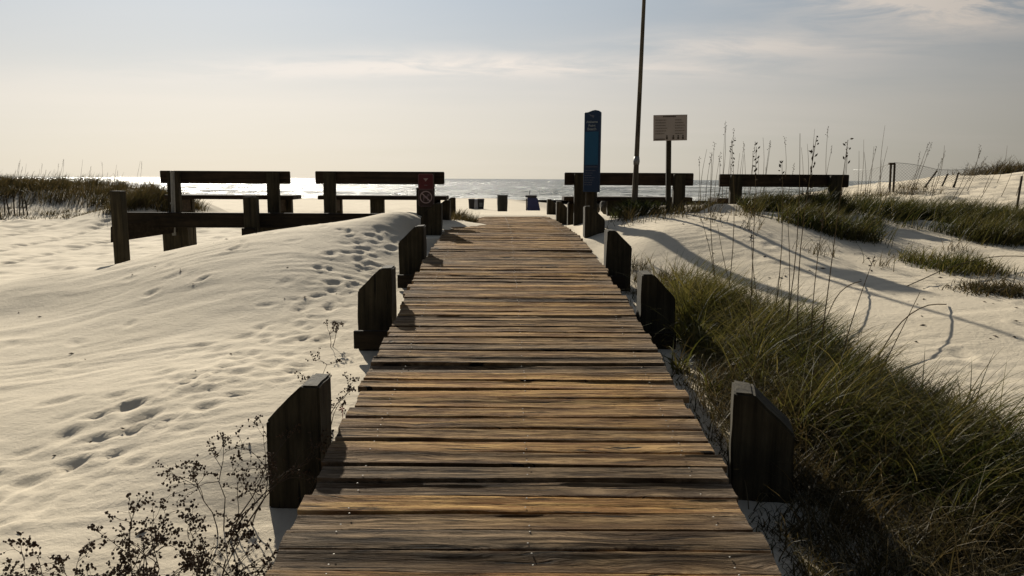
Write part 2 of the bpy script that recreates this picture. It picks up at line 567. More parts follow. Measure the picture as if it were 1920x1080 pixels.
def plank_mat():
    """weathered deck board: 'warm' custom property 0 grey-brown .. 1 honey"""
    m, nt, b = new_mat('deck_board')
    t = nt.nodes.new('ShaderNodeTexCoord')
    oi = nt.nodes.new('ShaderNodeObjectInfo')
    at_ = nt.nodes.new('ShaderNodeAttribute')
    at_.attribute_type = 'OBJECT'
    at_.attribute_name = 'warm'
    warm = at_.outputs['Fac']
    cmb = nt.nodes.new('ShaderNodeCombineXYZ')
    nt.links.new(math_node(nt, 'MULTIPLY', oi.outputs['Random'], 37.0), cmb.inputs[0])
    nt.links.new(math_node(nt, 'MULTIPLY', oi.outputs['Random'], 91.0), cmb.inputs[2])
    va = nt.nodes.new('ShaderNodeVectorMath')
    va.operation = 'ADD'
    nt.links.new(t.outputs['Object'], va.inputs[0])
    nt.links.new(cmb.outputs[0], va.inputs[1])
    o = va.outputs[0]
    # grain lines flow round knots
    kn = nt.nodes.new('ShaderNodeTexVoronoi')
    kn.inputs['Scale'].default_value = 1.0
    nt.links.new(mapping_node(nt, o, (1.5, 6.5, 0.01)), kn.inputs['Vector'])
    knot = ramp_node(nt, kn.outputs['Distance'], [(0.0, 1.0), (0.20, 0.55), (0.46, 0.0)])
    warp_ = nt.nodes.new('ShaderNodeVectorMath')
    warp_.operation = 'ADD'
    cw = nt.nodes.new('ShaderNodeCombineXYZ')
    lown = noise_node(nt, mapping_node(nt, o, (1.1, 2.0, 1)), 1.0, 3)
    nt.links.new(math_node(nt, 'ADD', math_node(nt, 'MULTIPLY', knot, 0.075), math_node(nt, 'MULTIPLY', lown, 0.05)), cw.inputs[1])
    nt.links.new(o, warp_.inputs[0])
    nt.links.new(cw.outputs[0], warp_.inputs[1])
    wv = warp_.outputs[0]
    g1 = noise_node(nt, mapping_node(nt, wv, (2.6, 30, 6)), 1.0, 8, 0.70)
    g2 = noise_node(nt, mapping_node(nt, wv, (9, 130, 20)), 1.0, 6, 0.72)
    g3 = noise_node(nt, mapping_node(nt, wv, (0.7, 20, 2)), 1.0, 4, 0.6)
    grain = ramp_node(nt, g1, [(0.40, 0.0), (0.58, 1.0)])
    fine = ramp_node(nt, g2, [(0.35, 0.0), (0.65, 1.0)])
    band = ramp_node(nt, g3, [(0.43, 0.0), (0.57, 1.0)])
    honey = mix_node(nt, grain, (0.22, 0.098, 0.024), (0.74, 0.45, 0.16))
    grey = mix_node(nt, grain, (0.016, 0.011, 0.006), (0.35, 0.245, 0.145))
    honey = mix_node(nt, math_node(nt, 'MULTIPLY', band, 0.65), honey, (0.20, 0.088, 0.026))
    grey = mix_node(nt, math_node(nt, 'MULTIPLY', band, 0.85), grey, (0.030, 0.019, 0.010))
    patch = noise_node(nt, mapping_node(nt, o, (0.8, 3.0, 1)), 1.0, 4, 0.6)
    wf = math_node(nt, 'ADD', warm, math_node(nt, 'MULTIPLY', math_node(nt, 'SUBTRACT', patch, 0.45), 1.0), clamp=True)
    c = mix_node(nt, wf, grey, honey)
    # silvered ends of the boards
    s = nt.nodes.new('ShaderNodeSeparateXYZ')
    nt.links.new(t.outputs['Object'], s.inputs[0])
    e = ramp_node(nt, math_node(nt, 'ABSOLUTE', s.outputs[0]), [(0.62, 0.0), (0.9, 1.0)])
    e = math_node(nt, 'MULTIPLY', e, math_node(nt, 'ADD', 0.15, math_node(nt, 'MULTIPLY', fine, 0.65)))
    c = mix_node(nt, e, c, (0.26, 0.20, 0.14))
    c = mix_node(nt, math_node(nt, 'MULTIPLY', knot, 0.85), c, (0.05, 0.026, 0.012))
    c = mix_node(nt, math_node(nt, 'MULTIPLY', math_node(nt, 'SUBTRACT', 1.0, fine), 0.45), c, (0.035, 0.022, 0.012))
    # checks and cracks
    ck = noise_node(nt, mapping_node(nt, wv, (2.4, 60, 3), (5, 0, 2)), 1.0, 3, 0.6)
    crack = ramp_node(nt, ck, [(0.34, 1.0), (0.39, 0.0)])
    c = mix_node(nt, crack, c, (0.012, 0.008, 0.005))
    # blown sand lodged in the grain
    sd = noise_node(nt, mapping_node(nt, o, (2.2, 4, 1), (2, 7, 0)), 1.0, 5, 0.7)
    sdm = math_node(nt, 'MULTIPLY', ramp_node(nt, sd, [(0.55, 0.0), (0.75, 1.0)]), math_node(nt, 'MULTIPLY', fine, 0.3))
    c = mix_node(nt, sdm, c, (0.36, 0.30, 0.22))
    nt.links.new(c, b.inputs['Base Color'])
    b.inputs['Roughness'].default_value = 0.86
    b.inputs['Specular IOR Level'].default_value = 0.10
    p = bump(nt, b, g3, 1.0, 0.012)
    p = bump(nt, b, g1, 1.0, 0.018, p)
    p = bump(nt, b, g2, 0.9, 0.006, p)
    p = bump(nt, b, math_node(nt, 'SUBTRACT', 1.0, crack), 0.9, 0.006, p)
    return m


def timber_mat(name, lo, hi, axis='Z', scale=1.0):
    m, nt, b = new_mat(name)
    t = nt.nodes.new('ShaderNodeTexCoord')
    oi = nt.nodes.new('ShaderNodeObjectInfo')
    va = nt.nodes.new('ShaderNodeVectorMath')
    va.operation = 'ADD'
    cmb = nt.nodes.new('ShaderNodeCombineXYZ')
    nt.links.new(math_node(nt, 'MULTIPLY', oi.outputs['Random'], 41.0), cmb.inputs[0])
    nt.links.new(cmb.outputs[0], va.inputs[1])
    nt.links.new(t.outputs['Object'], va.inputs[0])
    o = va.outputs[0]
    sc_ = {'Z': (22, 22, 1.2), 'X': (1.2, 22, 22)}[axis]
    g = noise_node(nt, mapping_node(nt, o, tuple(q * scale for q in sc_)), 1.0, 6, 0.62, 0.2)
    p_ = noise_node(nt, o, 5, 4, 0.6)
    c = mix_node(nt, ramp_node(nt, g, [(0.33, 0), (0.66, 1)]), lo, hi)
    c = mix_node(nt, math_node(nt, 'MULTIPLY', ramp_node(nt, p_, [(0.4, 0), (0.7, 1)]), 0.5), c, tuple(q * 0.6 for q in lo))
    ck = noise_node(nt, mapping_node(nt, o, tuple(q * scale * 1.3 for q in sc_), (3, 1, 5)), 1.0, 2, 0.5)
    crack = ramp_node(nt, ck, [(0.27, 1.0), (0.32, 0.0)])
    c = mix_node(nt, crack, c, (0.006, 0.005, 0.003))
    nt.links.new(c, b.inputs['Base Color'])
    b.inputs['Roughness'].default_value = 0.85
    b.inputs['Specular IOR Level'].default_value = 0.2
    q = bump(nt, b, g, 0.9, 0.010)
    bump(nt, b, math_node(nt, 'SUBTRACT', 1.0, crack), 0.8, 0.012, q)
    return m


def leaf_mat(name, stops, trans=0.45):
    m, nt, b = new_mat(name)
    g = nt.nodes.new('ShaderNodeNewGeometry')
    n = nt.nodes.new('ShaderNodeValToRGB')
    cr = n.color_ramp
    while len(cr.elements) < len(stops): cr.elements.new(0.5)
    for e, (p, c) in zip(cr.elements, stops):
        e.position = p
        e.color = (*c, 1)
    nt.links.new(g.outputs['Random Per Island'], n.inputs[0])
    t = nt.nodes.new('ShaderNodeTexCoord')
    v = noise_node(nt, t.outputs['Object'], 1.6, 3, 0.6)
    c = mix_node(nt, math_node(nt, 'MULTIPLY', ramp_node(nt, v, [(0.4, 0), (0.65, 1)]), 0.45), n.outputs[0], tuple(q * 0.8 for q in stops[-1][1]))
    nt.links.new(c, b.inputs['Base Color'])
    b.inputs['Roughness'].default_value = 0.55
    b.inputs['Specular IOR Level'].default_value = 0.25
    tr = nt.nodes.new('ShaderNodeBsdfTranslucent')
    nt.links.new(c, tr.inputs['Color'])
    ms = nt.nodes.new('ShaderNodeMixShader')
    ms.inputs[0].default_value = trans
    nt.links.new(b.outputs[0], ms.inputs[1])
    nt.links.new(tr.outputs[0], ms.inputs[2])
    nt.links.new(ms.outputs[0], nt.nodes['Material Output'].inputs[0])
    return m


def sea_mat():
    m, nt, b = new_mat('sea_water')
    t = nt.nodes.new('ShaderNodeTexCoord')
    o = t.outputs['Object']
    s = nt.nodes.new('ShaderNodeSeparateXYZ')
    nt.links.new(o, s.inputs[0])
    n1 = noise_node(nt, mapping_node(nt, o, (0.035, 0.13, 1)), 1.0, 5, 0.6, 0.4)
    n2 = noise_node(nt, mapping_node(nt, o, (0.35, 0.9, 1)), 1.0, 5, 0.62, 0.2)
    c = mix_node(nt, ramp_node(nt, n1, [(0.35, 0), (0.65, 1)]), (0.030, 0.038, 0.028), (0.085, 0.093, 0.070))
    fo = math_node(nt, 'MULTIPLY', ramp_node(nt, n1, [(0.59, 0.0), (0.66, 1.0)]), ramp_node(nt, n2, [(0.46, 0.0), (0.58, 1.0)]))
    shore = ramp_node(nt, math_node(nt, 'MULTIPLY', s.outputs[1], 0.01), [(0.86, 1.0), (0.93, 0.55), (1.6, 0.0)])
    near = ramp_node(nt, math_node(nt, 'MULTIPLY', s.outputs[1], 0.002), [(0.2, 1.0), (0.75, 0.15)])
    foam = math_node(nt, 'ADD', math_node(nt, 'MULTIPLY', fo, near),
                     math_node(nt, 'MULTIPLY', shore, ramp_node(nt, n2, [(0.40, 0.0), (0.56, 1.0)])), clamp=True)
    va = nt.nodes.new('ShaderNodeAttribute')
    va.attribute_name = 'crest'
    foam = math_node(nt, 'ADD', foam, math_node(nt, 'MULTIPLY', va.outputs['Fac'], ramp_node(nt, n2, [(0.36, 0.0), (0.52, 1.0)])), clamp=True)
    c = mix_node(nt, foam, c, (0.74, 0.74, 0.70))
    nt.links.new(c, b.inputs['Base Color'])
    r = math_node(nt, 'ADD', 0.22, math_node(nt, 'MULTIPLY', foam, 0.6))
    nt.links.new(r, b.inputs['Roughness'])
    b.inputs['IOR'].default_value = 1.33
    b.inputs['Specular IOR Level'].default_value = 0.2
    w1 = noise_node(nt, mapping_node(nt, o, (0.5, 1.1, 1)), 1.0, 6, 0.65)
    w2 = noise_node(nt, mapping_node(nt, o, (2.4, 3.6, 1)), 1.0, 5, 0.6)
    p = bump(nt, b, w1, 1.0, 0.6)
    bump(nt, b, w2, 1.0, 0.30, p)
    return m


M_SAND = sand_mat()
M_PLANK = plank_mat()
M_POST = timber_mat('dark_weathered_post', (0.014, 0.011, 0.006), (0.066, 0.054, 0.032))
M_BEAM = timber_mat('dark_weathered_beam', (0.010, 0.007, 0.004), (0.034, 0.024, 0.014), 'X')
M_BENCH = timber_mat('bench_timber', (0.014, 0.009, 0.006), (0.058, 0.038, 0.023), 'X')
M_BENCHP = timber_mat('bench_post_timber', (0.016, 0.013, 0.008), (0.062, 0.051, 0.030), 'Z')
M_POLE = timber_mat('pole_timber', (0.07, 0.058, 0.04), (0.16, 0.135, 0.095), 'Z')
M_STAKE = timber_mat('stake_timber', (0.02, 0.015, 0.009), (0.07, 0.052, 0.032), 'Z')
M_NAIL = simple('nail_steel', (0.42, 0.38, 0.32), 0.6, 0.3, 50, metal=0.3)
M_GALV = simple('galvanised_metal', (0.20, 0.20, 0.19), 0.55, 0.2, 30, metal=0.3)
M_GRASS = leaf_mat('beach_grass', [(0.0, (0.022, 0.031, 0.005)), (0.5, (0.048, 0.053, 0.008)), (0.85, (0.095, 0.082, 0.016)), (1.0, (0.20, 0.155, 0.050))], 0.42)
M_GRASSD = leaf_mat('dune_grass_dry', [(0.0, (0.028, 0.028, 0.009)), (0.6, (0.055, 0.042, 0.014)), (1.0, (0.13, 0.09, 0.035))], 0.3)
M_DUNE = leaf_mat('dune_grass_green', [(0.0, (0.020, 0.028, 0.006)), (0.6, (0.048, 0.052, 0.011)), (1.0, (0.14, 0.11, 0.035))], 0.35)
M_GREEN = leaf_mat('green_leaf', [(0.0, (0.018, 0.026, 0.007)), (1.0, (0.05, 0.055, 0.014))], 0.35)
M_STRAW = leaf_mat('straw', [(0.0, (0.10, 0.075, 0.035)), (1.0, (0.26, 0.20, 0.10))], 0.2)
M_STALK = simple('dry_stalk', (0.11, 0.078, 0.036), 0.8, 0.4, 3)
M_HEAD = simple('dark_seed_head', (0.05, 0.034, 0.018), 0.9, 0.4, 30)
M_TWIG = simple('dead_twig', (0.07, 0.048, 0.03), 0.9, 0.4, 12)
M_BUD = simple('dried_flower_bud', (0.065, 0.038, 0.020), 0.9, 0.4, 40)
M_RED = simple('red_petal', (0.36, 0.03, 0.015), 0.6, 0.2, 30)

# ------------------------------------------------------------------ the ground
def axis(*segs):
    out = [segs[0][0]]
    for a, b, s0, s1 in segs:
        x = a
        n = max(1, int(abs(b - a) / ((s0 + s1) / 2)))
        t = np.linspace(0, 1, n + 1)[1:]
        w_ = s0 * t + (s1 - s0) * t * t / 2
        out += list(a + (b - a) * w_ / w_[-1])
    return np.array(out)


xs = axis((-120, -30, 6, 0.8), (-30, -13.5, 0.3, 0.12), (-13.5, -6, 0.09, 0.06), (-6, 6, 0.036, 0.036), (6, 9, 0.05, 0.1), (9, 30, 0.12, 0.6), (30, 120, 0.8, 6))
ys = axis((-4, 1.6, 0.5, 0.05), (1.6, 11, 0.036, 0.04), (11, 28, 0.06, 0.10), (28, 50, 0.18, 0.5), (50, 135, 0.6, 3))
gx, gy = np.meshgrid(xs, ys)
hh = ground(gx.ravel(), gy.ravel()) + EYE
V = np.c_[gx.ravel(), gy.ravel(), hh]
nx, ny = len(xs), len(ys)
ii = (np.arange(ny - 1)[:, None] * nx + np.arange(nx - 1)[None]).ravel()
F = np.c_[ii, ii + 1, ii + nx + 1, ii + nx]
tag(np_mesh('sand_ground', V, F, M_SAND, smooth=True), kind='structure')

# ------------------------------------------------------------------ the sea
sx = axis((-9000, -400, 1500, 60), (-400, -120, 8, 2), (-120, 120, 0.9, 0.9), (120, 400, 2, 8), (400, 9000, 60, 1500))
sy = axis((84, 140, 0.35, 0.45), (140, 320, 0.6, 2.2), (320, 900, 3, 14), (900, 16000, 50, 1500))
gx, gy = np.meshgrid(sx, sy)
gx, gy = gx.ravel(), gy.ravel()
fade = sstep(500, 160, gy) * sstep(400, 200, np.abs(gx))
z = 0.22 * fbm(gx * 0.05, gy * 0.16, 4, 301) * fade
crest = np.zeros_like(gx)
for (y0, amp, wd, sd) in ((97, 0.26, 1.6, 1), (107, 0.38, 2.0, 2), (121, 0.55, 2.6, 3), (138, 0.5, 3, 4), (160, 0.5, 4, 5), (190, 0.5, 5, 6), (235, .5, 6, 7)):
    yc = y0 + 9 * fbm(gx * 0.012, gx * 0 + sd * 3.3, 3, 400 + sd)
    br = sstep(-0.18, 0.30, fbm(gx * 0.022, gx * 0 + sd * 9.7, 3, 500 + sd))
    br = np.clip(br + (0.35 if sd <= 3 else 0), 0, 1)
    d = (gy - yc) / wd
    prof = np.where(d < 0, np.exp(-(d * 1.7) ** 2), np.exp(-(d * 0.8) ** 2))
    z = z + 1.35 * amp * prof * (0.35 + 0.65 * br)
    crest = np.maximum(crest, br * np.exp(-((d + 0.35) * 1.3) ** 2) * 0.95)
sea_z = z * sstep(85, 97, gy) + 0.0
V = np.c_[gx, gy, sea_z]
nx, ny = len(sx), len(sy)
ii = (np.arange(ny - 1)[:, None] * nx + np.arange(nx - 1)[None]).ravel()
sea = tag(np_mesh('sea', V, np.c_[ii, ii + 1, ii + nx + 1, ii + nx], sea_mat(), smooth=True), kind='structure')
ca = sea.data.attributes.new('crest', 'FLOAT', 'POINT')
ca.data.foreach_set('value', crest.astype(np.float32))

# ------------------------------------------------------------------ boardwalk
bw = tag(empty('boardwalk', (0, 1.7, bw_h(1.7) + EYE)), 'long weathered plank boardwalk climbing over the sand to the beach', 'boardwalk')
bw_inv = Matrix.Translation(-bw.location)


def plank_mesh(seed):
    r = np.random.default_rng(seed)
    nxs, W, T, H = 44, 0.1315, 0.036, 0.90
    xs_ = np.linspace(-H, H, nxs)
    cup = r.uniform(-0.003, 0.012)
    # section points round the board, top side has more
    top = [(-0.5, -0.30), (-0.485, -0.08), (-0.44, 0.0), (-0.34, 0.0), (-0.24, 0.0), (-0.14, 0.0), (-0.04, 0.0), (0.06, 0.0), (0.16, 0.0), (0.25, 0.0), (0.34, 0.0), (0.44, 0.0), (0.485, -0.08), (0.5, -0.30)]
    bot = [(0.5, -1.0), (-0.5, -1.0)]
    sec = top + bot
    k = len(sec)
    V_ = []
    e0 = 0.006 * fbm(xs_ * 2.2, xs_ * 0 + seed, 4, seed) + 0.0025 * fbm(xs_ * 14, xs_ * 0, 2, seed + 3)
    e1 = 0.006 * fbm(xs_ * 2.2, xs_ * 0 + seed + 50, 4, seed + 9) + 0.0025 * fbm(xs_ * 14, xs_ * 0, 2, seed + 5)
    bow = 0.006 * fbm(xs_ * 1.0, xs_ * 0 + seed, 2, seed + 20)
    l0, l1 = r.uniform(-0.012, 0.012, 2)
    for i, x in enumerate(xs_):
        if i == 0: x += l0
        if i == nxs - 1: x += l1
        for j, (sy_, sz_) in enumerate(sec):
            ed = e0[i] if sy_ < 0 else e1[i]
            yy = sy_ * W + (ed if abs(sy_) > 0.4 else ed * abs(sy_))
            zz_ = sz_ * T + bow[i]
            if j < len(top):
                zz_ += cup * (1 - (2 * sy_) ** 2) * -1
                zz_ += (0.0045 * float(vnoise(x * 0.9, j * 7.3 + seed * 3.1, seed)) + 0.0030 * float(vnoise(x * 4.0, j * 5.1 + seed, seed + 9))) * (abs(sy_) < 0.46) * 0.85
            V_.append((x, yy, zz_))
    F_ = []
    for i in range(nxs - 1):
        for j in range(k):
            j2 = (j + 1) % k
            F_.append((i * k + j, i * k + j2, (i + 1) * k + j2, (i + 1) * k + j))
    me = bpy.data.meshes.new('plank')
    me.from_pydata(V_, [], F_ + [tuple(range(k))[::-1], tuple((nxs - 1) * k + q for q in range(k))])
    bm = bmesh.new(); bm.from_mesh(me)
    bmesh.ops.recalc_face_normals(bm, faces=bm.faces)
    bm.to_mesh(me); bm.free()
    me.polygons.foreach_set('use_smooth', [True] * len(me.polygons))
    me.set_sharp_from_angle(angle=R(40))
    me.materials.append(M_PLANK)
    return me


pm = [plank_mesh(100 + i) for i in range(14)]
nail = MB()
# warmth of the nearest boards as in the photograph, front to back (board centre, value)
def photo_warm(d):
    # distances of golden and grey stretches along the walk
    tbl = [(2.25, .70), (2.40, .70), (2.60, .05), (2.75, .10), (2.90, 1.0), (3.04, .12), (3.2, .05), (3.38, 1.0), (3.55, .45), (3.7, .6),
           (3.85, .9), (4.0, .8), (4.15, .95), (4.3, .9), (4.47, .25), (4.7, .2), (5.0, .35), (5.3, .3), (5.6, .85), (5.75, .8), (5.9, .05), (6.05, .6), (6.2, .4),
           (6.35, .7), (6.6, .25), (7, .45), (7.5, .3), (8, .4), (9, .6), (10, .6), (16, .6)]
    i = min(range(len(tbl)), key=lambda q: abs(tbl[q][0] - d))
    return tbl[i][1]


d = 1.62
k = 0
hmax = 15.85
while d < hmax:
    pitch = 0.127
    o = bpy.data.objects.new('plank', pm[(k * 5 + k // 7) % 14])
    col.objects.link(o)
    o.parent = bw
    h0, h1 = bw_h(d - 0.07), bw_h(d + 0.07)
    lift = random.uniform(-0.005, 0.006)
    if 4.40 < d < 4.56: lift = 0.012
    loc = Vector((bw_x(d) + random.uniform(-0.012, 0.012), d, (h0 + h1) / 2 + EYE + lift))
    sx_ = random.uniform(0.99, 1.012)
    o.location = loc - bw.location
    rz = random.gauss(0, 0.0035) + (0.012 if 4.40 < d < 4.56 else 0)
    o.rotation_euler = (math.atan2(h1 - h0, 0.14) + random.gauss(0, 0.035), random.gauss(0, 0.003), rz + (math.pi if k % 3 == 1 else 0))
    if k % 3 == 1: o.rotation_euler[0] *= -1
    o.scale = (sx_, random.uniform(0.835, 0.865), 1)
    o['warm'] = float(np.clip(photo_warm(d) + 0.02 + random.gauss(0, 0.14), 0, 1))
    # nail heads, two per joist
    for jx in (-0.70, 0.02, 0.74):
        for jy in (-0.034, 0.034):
            if random.random() < 0.35: continue
            nxp, nyp = bw_x(d) + jx + random.uniform(-.012, .012), d + jy + random.uniform(-.01, .01)
            nzp = bw_h(nyp) + EYE + lift + 0.0035
            M = Matrix.Translation(Vector((nxp, nyp, nzp)) - bw.location)
            r_ = 0.0042
            nail.add([(r_ * math.cos(a), r_ * math.sin(a), 0) for a in [q * math.pi / 3 for q in range(6)]] +
                     [(r_ * .5 * math.cos(a), r_ * .5 * math.sin(a), 0.0016) for a in [q * math.pi / 3 for q in range(6)]],
                     [(q, (q + 1) % 6, 6 + (q + 1) % 6, 6 + q) for q in range(6)] + [tuple(range(6, 12))], M)
    d += pitch + random.uniform(-0.003, 0.003)
    k += 1
no = nail.build('nail_head', M_NAIL, bw)
no['kind'] = 'stuff'
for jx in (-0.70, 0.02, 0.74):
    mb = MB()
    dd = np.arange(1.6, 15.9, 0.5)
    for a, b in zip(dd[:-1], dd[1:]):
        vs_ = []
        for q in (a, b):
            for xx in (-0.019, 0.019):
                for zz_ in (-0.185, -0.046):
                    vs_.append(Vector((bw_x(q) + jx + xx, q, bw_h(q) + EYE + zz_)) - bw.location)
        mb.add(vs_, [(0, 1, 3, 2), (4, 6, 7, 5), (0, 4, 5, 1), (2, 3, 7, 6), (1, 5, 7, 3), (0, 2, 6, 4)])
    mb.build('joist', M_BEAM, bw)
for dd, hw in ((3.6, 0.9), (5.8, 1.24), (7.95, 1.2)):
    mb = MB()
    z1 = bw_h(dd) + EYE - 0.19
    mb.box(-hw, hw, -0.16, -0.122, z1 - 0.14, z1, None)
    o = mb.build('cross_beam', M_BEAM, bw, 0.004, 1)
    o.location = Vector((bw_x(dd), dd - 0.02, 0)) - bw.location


# ------------------------------------------------------------------ bevel-topped posts beside the walk
def make_post(x_in, d, side, top_h, w_=0.27, t_=0.25, seed=0, flat=0.32):
    """side -1 left, +1 right; top slopes down away from the walk"""
    zt = top_h + EYE
    zb = gz(x_in + side * w_ / 2, d) - 0.35
    r = random.Random(seed)
    sl = w_ * (1 - flat)
    o_ = empty('wooden_post', (x_in, d, zb))
    nz = 9
    H = zt - zb
    # cross-section outline in XZ split into rows so the faces can wander a little
    bm = bmesh.new()
    cols = [0, flat * w_, w_]
    tops = [H, H, H - sl * 0.98]
    pts = {}
    for yi, y in enumerate((0, t_)):
        for ci, x in enumerate(cols):
            for zi in range(nz + 1):
                zz_ = tops[ci] * zi / nz
                pts[(yi, ci, zi)] = bm.verts.new((side * x, y, zz_))
    def quad(a, b, c, d_):
        bm.faces.new((pts[a], pts[b], pts[c], pts[d_]))
    for zi in range(nz):
        for ci in range(2):
            quad((0, ci, zi), (0, ci + 1, zi), (0, ci + 1, zi + 1), (0, ci, zi + 1))
            quad((1, ci, zi), (1, ci, zi + 1), (1, ci + 1, zi + 1), (1, ci + 1, zi))
        quad((0, 0, zi), (0, 0, zi + 1), (1, 0, zi + 1), (1, 0, zi))
        quad((0, 2, zi), (1, 2, zi), (1, 2, zi + 1), (0, 2, zi + 1))
    for ci in range(2):
        quad((0, ci, nz), (0, ci + 1, nz), (1, ci + 1, nz), (1, ci, nz))
        quad((0, ci, 0), (1, ci, 0), (1, ci + 1, 0), (0, ci + 1, 0))
    bmesh.ops.recalc_face_normals(bm, faces=bm.faces)
    sharp = [e for e in bm.edges if len(e.link_faces) == 2 and e.calc_face_angle() > 0.5]
    bmesh.ops.bevel(bm, geom=sharp, offset=0.010, segments=2, affect='EDGES', clamp_overlap=True)
    bmesh.ops.subdivide_edges(bm, edges=[e for e in bm.edges if e.calc_length() > 0.09], cuts=2, use_grid_fill=True)
    P_ = np.array([v.co for v in bm.verts])
    dx = 0.009 * fbm(P_[:, 2] * 3 + seed, P_[:, 1] * 4, 3, seed + 1)
    dy = 0.011 * fbm(P_[:, 2] * 2.5 + seed * 2, P_[:, 0] * 9, 3, seed + 2)
    dz = 0.009 * fbm(P_[:, 0] * 26 + seed, P_[:, 1] * 26, 2, seed + 3) * (P_[:, 2] > H - sl - 0.03)
    for v, a, b, c in zip(bm.verts, dx, dy, dz):
        v.co += Vector((a, b, c))
    me = bpy.data.meshes.new('wooden_post')
    bm.to_mesh(me); bm.free()
    me.polygons.foreach_set('use_smooth', [True] * len(me.polygons))
    me.set_sharp_from_angle(angle=R(32))
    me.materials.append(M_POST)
    bpy.data.objects.remove(o_)
    o = bpy.data.objects.new('wooden_post', me)
    col.objects.link(o)
    o.location = (x_in, d, zb)
    o.rotation_euler = (r.gauss(0, 0.008), r.gauss(0, 0.008), 0)
    return o


GP = 'bevel-topped posts along the boardwalk'
LP = [(-0.945, 3.55, -1.01, 'nearest dark post left of the boardwalk, dry shrub at its back'),
      (-0.955, 5.82, -0.70, 'second post left of the boardwalk, standing in rippled sand over a beam end'),
      (-0.945, 7.95, -0.50, 'third post left of the boardwalk, in front of a taller-looking close pair'),
      (-0.95, 9.9, -0.325, 'fourth post left of the boardwalk, below the small red sign'),
      (-1.0, 11.9, -0.34, 'fifth post left of the boardwalk, mostly hidden behind the fourth'),
      (-1.04, 13.6, -0.34, 'farthest post left of the boardwalk, beside a small dry bush')]
for i, (x, d, h, lb) in enumerate(LP):
    o = make_post(x, d, -1, h, seed=10 + i)
    tag(o, lb, 'post', GP)
RP = [(1.055, 3.42, -1.0, 'nearest dark post right of the boardwalk, beach grass at its back'),
      (1.01, 5.75, -0.73, 'second post right of the boardwalk, with grass blades hanging over it'),
      (1.0, 7.9, -0.535, 'third post right of the boardwalk, standing alone against white sand'),
      (0.98, 10.1, -0.36, 'fourth post right of the boardwalk, under the tall blue sign'),
      (0.90, 12.1, -0.38, 'fifth post right of the boardwalk, just left of the blue sign'),
      (0.84, 14.2, -0.42, 'sixth post right of the boardwalk, second from the far end'),
      (0.74, 16.2, -0.43, 'last post at the far right end of the boardwalk')]
for i, (x, d, h, lb) in enumerate(RP):
    o = make_post(x, d, 1, h, seed=30 + i)
    if i == 0: o.rotation_euler.z = R(-14); o.scale.x = 1.06
    tag(o, lb, 'post', GP)


# ------------------------------------------------------------------ benches
def make_bench():
    """origin below the middle of the seat, floor level of the deck; seen from behind"""
    root = empty('timber_bench', (0, 0, 0))
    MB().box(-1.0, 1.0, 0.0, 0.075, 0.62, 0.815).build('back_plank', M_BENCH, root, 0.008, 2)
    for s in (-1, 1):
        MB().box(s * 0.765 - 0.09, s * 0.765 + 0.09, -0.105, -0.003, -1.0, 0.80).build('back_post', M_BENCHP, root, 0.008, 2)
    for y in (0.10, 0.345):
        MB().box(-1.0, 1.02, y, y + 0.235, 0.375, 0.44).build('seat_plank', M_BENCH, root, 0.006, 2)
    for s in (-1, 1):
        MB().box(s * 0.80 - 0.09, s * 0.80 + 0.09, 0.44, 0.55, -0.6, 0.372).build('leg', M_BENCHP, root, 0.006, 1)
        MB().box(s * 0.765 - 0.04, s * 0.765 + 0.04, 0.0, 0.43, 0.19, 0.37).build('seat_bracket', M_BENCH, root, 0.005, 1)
    return root


def copy_tree(o, parent=None):
    c = o.copy()
    col.objects.link(c)
    c.parent = parent
    for ch in [q for q in col.objects if q.parent == o]:
        copy_tree(ch, c)
    return c


b0 = make_bench()
GB = 'timber benches facing the sea'
BN = [(420.5, 320.5, 'leftmost bench, a metal stake against its back, above the lower ground'),
      (711.5, 321.5, 'second bench from the left, behind the small red sign'),
      (1180, 324, 'bench crossed by the tall pole and the blue sign, right of the boardwalk'),
      (1471.5, 327, 'rightmost bench, legs buried in dark grass and sea oats rising behind')]
BD = 11.7
for i, (px, py, lb) in enumerate(BN):
    p = at(px, py, BD)
    o = b0 if i == 0 else copy_tree(b0)
    o.location = (p.x, BD, p.z - 0.815)
    o.rotation_euler.z = R((0.4, -0.3, 0.2, -0.4)[i])
    tag(o, lb, 'bench', GB)


def px_box(mb, x0, x1, y0, y1, d, t):
    """box whose front face spans the photo rectangle at distance d"""
    ym = (y0 + y1) / 2
    a, b = at(x0, ym, d), at(x1, ym, d)
    return mb.box(a.x, b.x, d, d + t, at(x0, y1, d).z, at(x0, y0, d).z)


# extra supports below the benches that stand on the sand
def support(px0, px1, y0, y1, d, t, name, lb):
    o = px_box(MB(), px0, px1, y0, y1, d, t).build(name, M_BENCHP, None, 0.008, 1)
    tag(o, lb, 'post')
    return o


support(305, 353, 414, 490, 11.42, 0.2, 'deck_footing', 'broad dark footing below the rail under the left end of the leftmost bench')
support(480, 536, 414, 455, 11.42, 0.2, 'deck_footing', 'broad dark footing below the rail under the right end of the leftmost bench')
support(694, 719, 371, 420, 11.9, 0.14, 'seat_prop', 'thick prop under the middle of the second bench from the left')
support(1139, 1167, 371, 405, 11.95, 0.14, 'seat_prop', 'thick prop under the middle of the bench behind the tall pole')

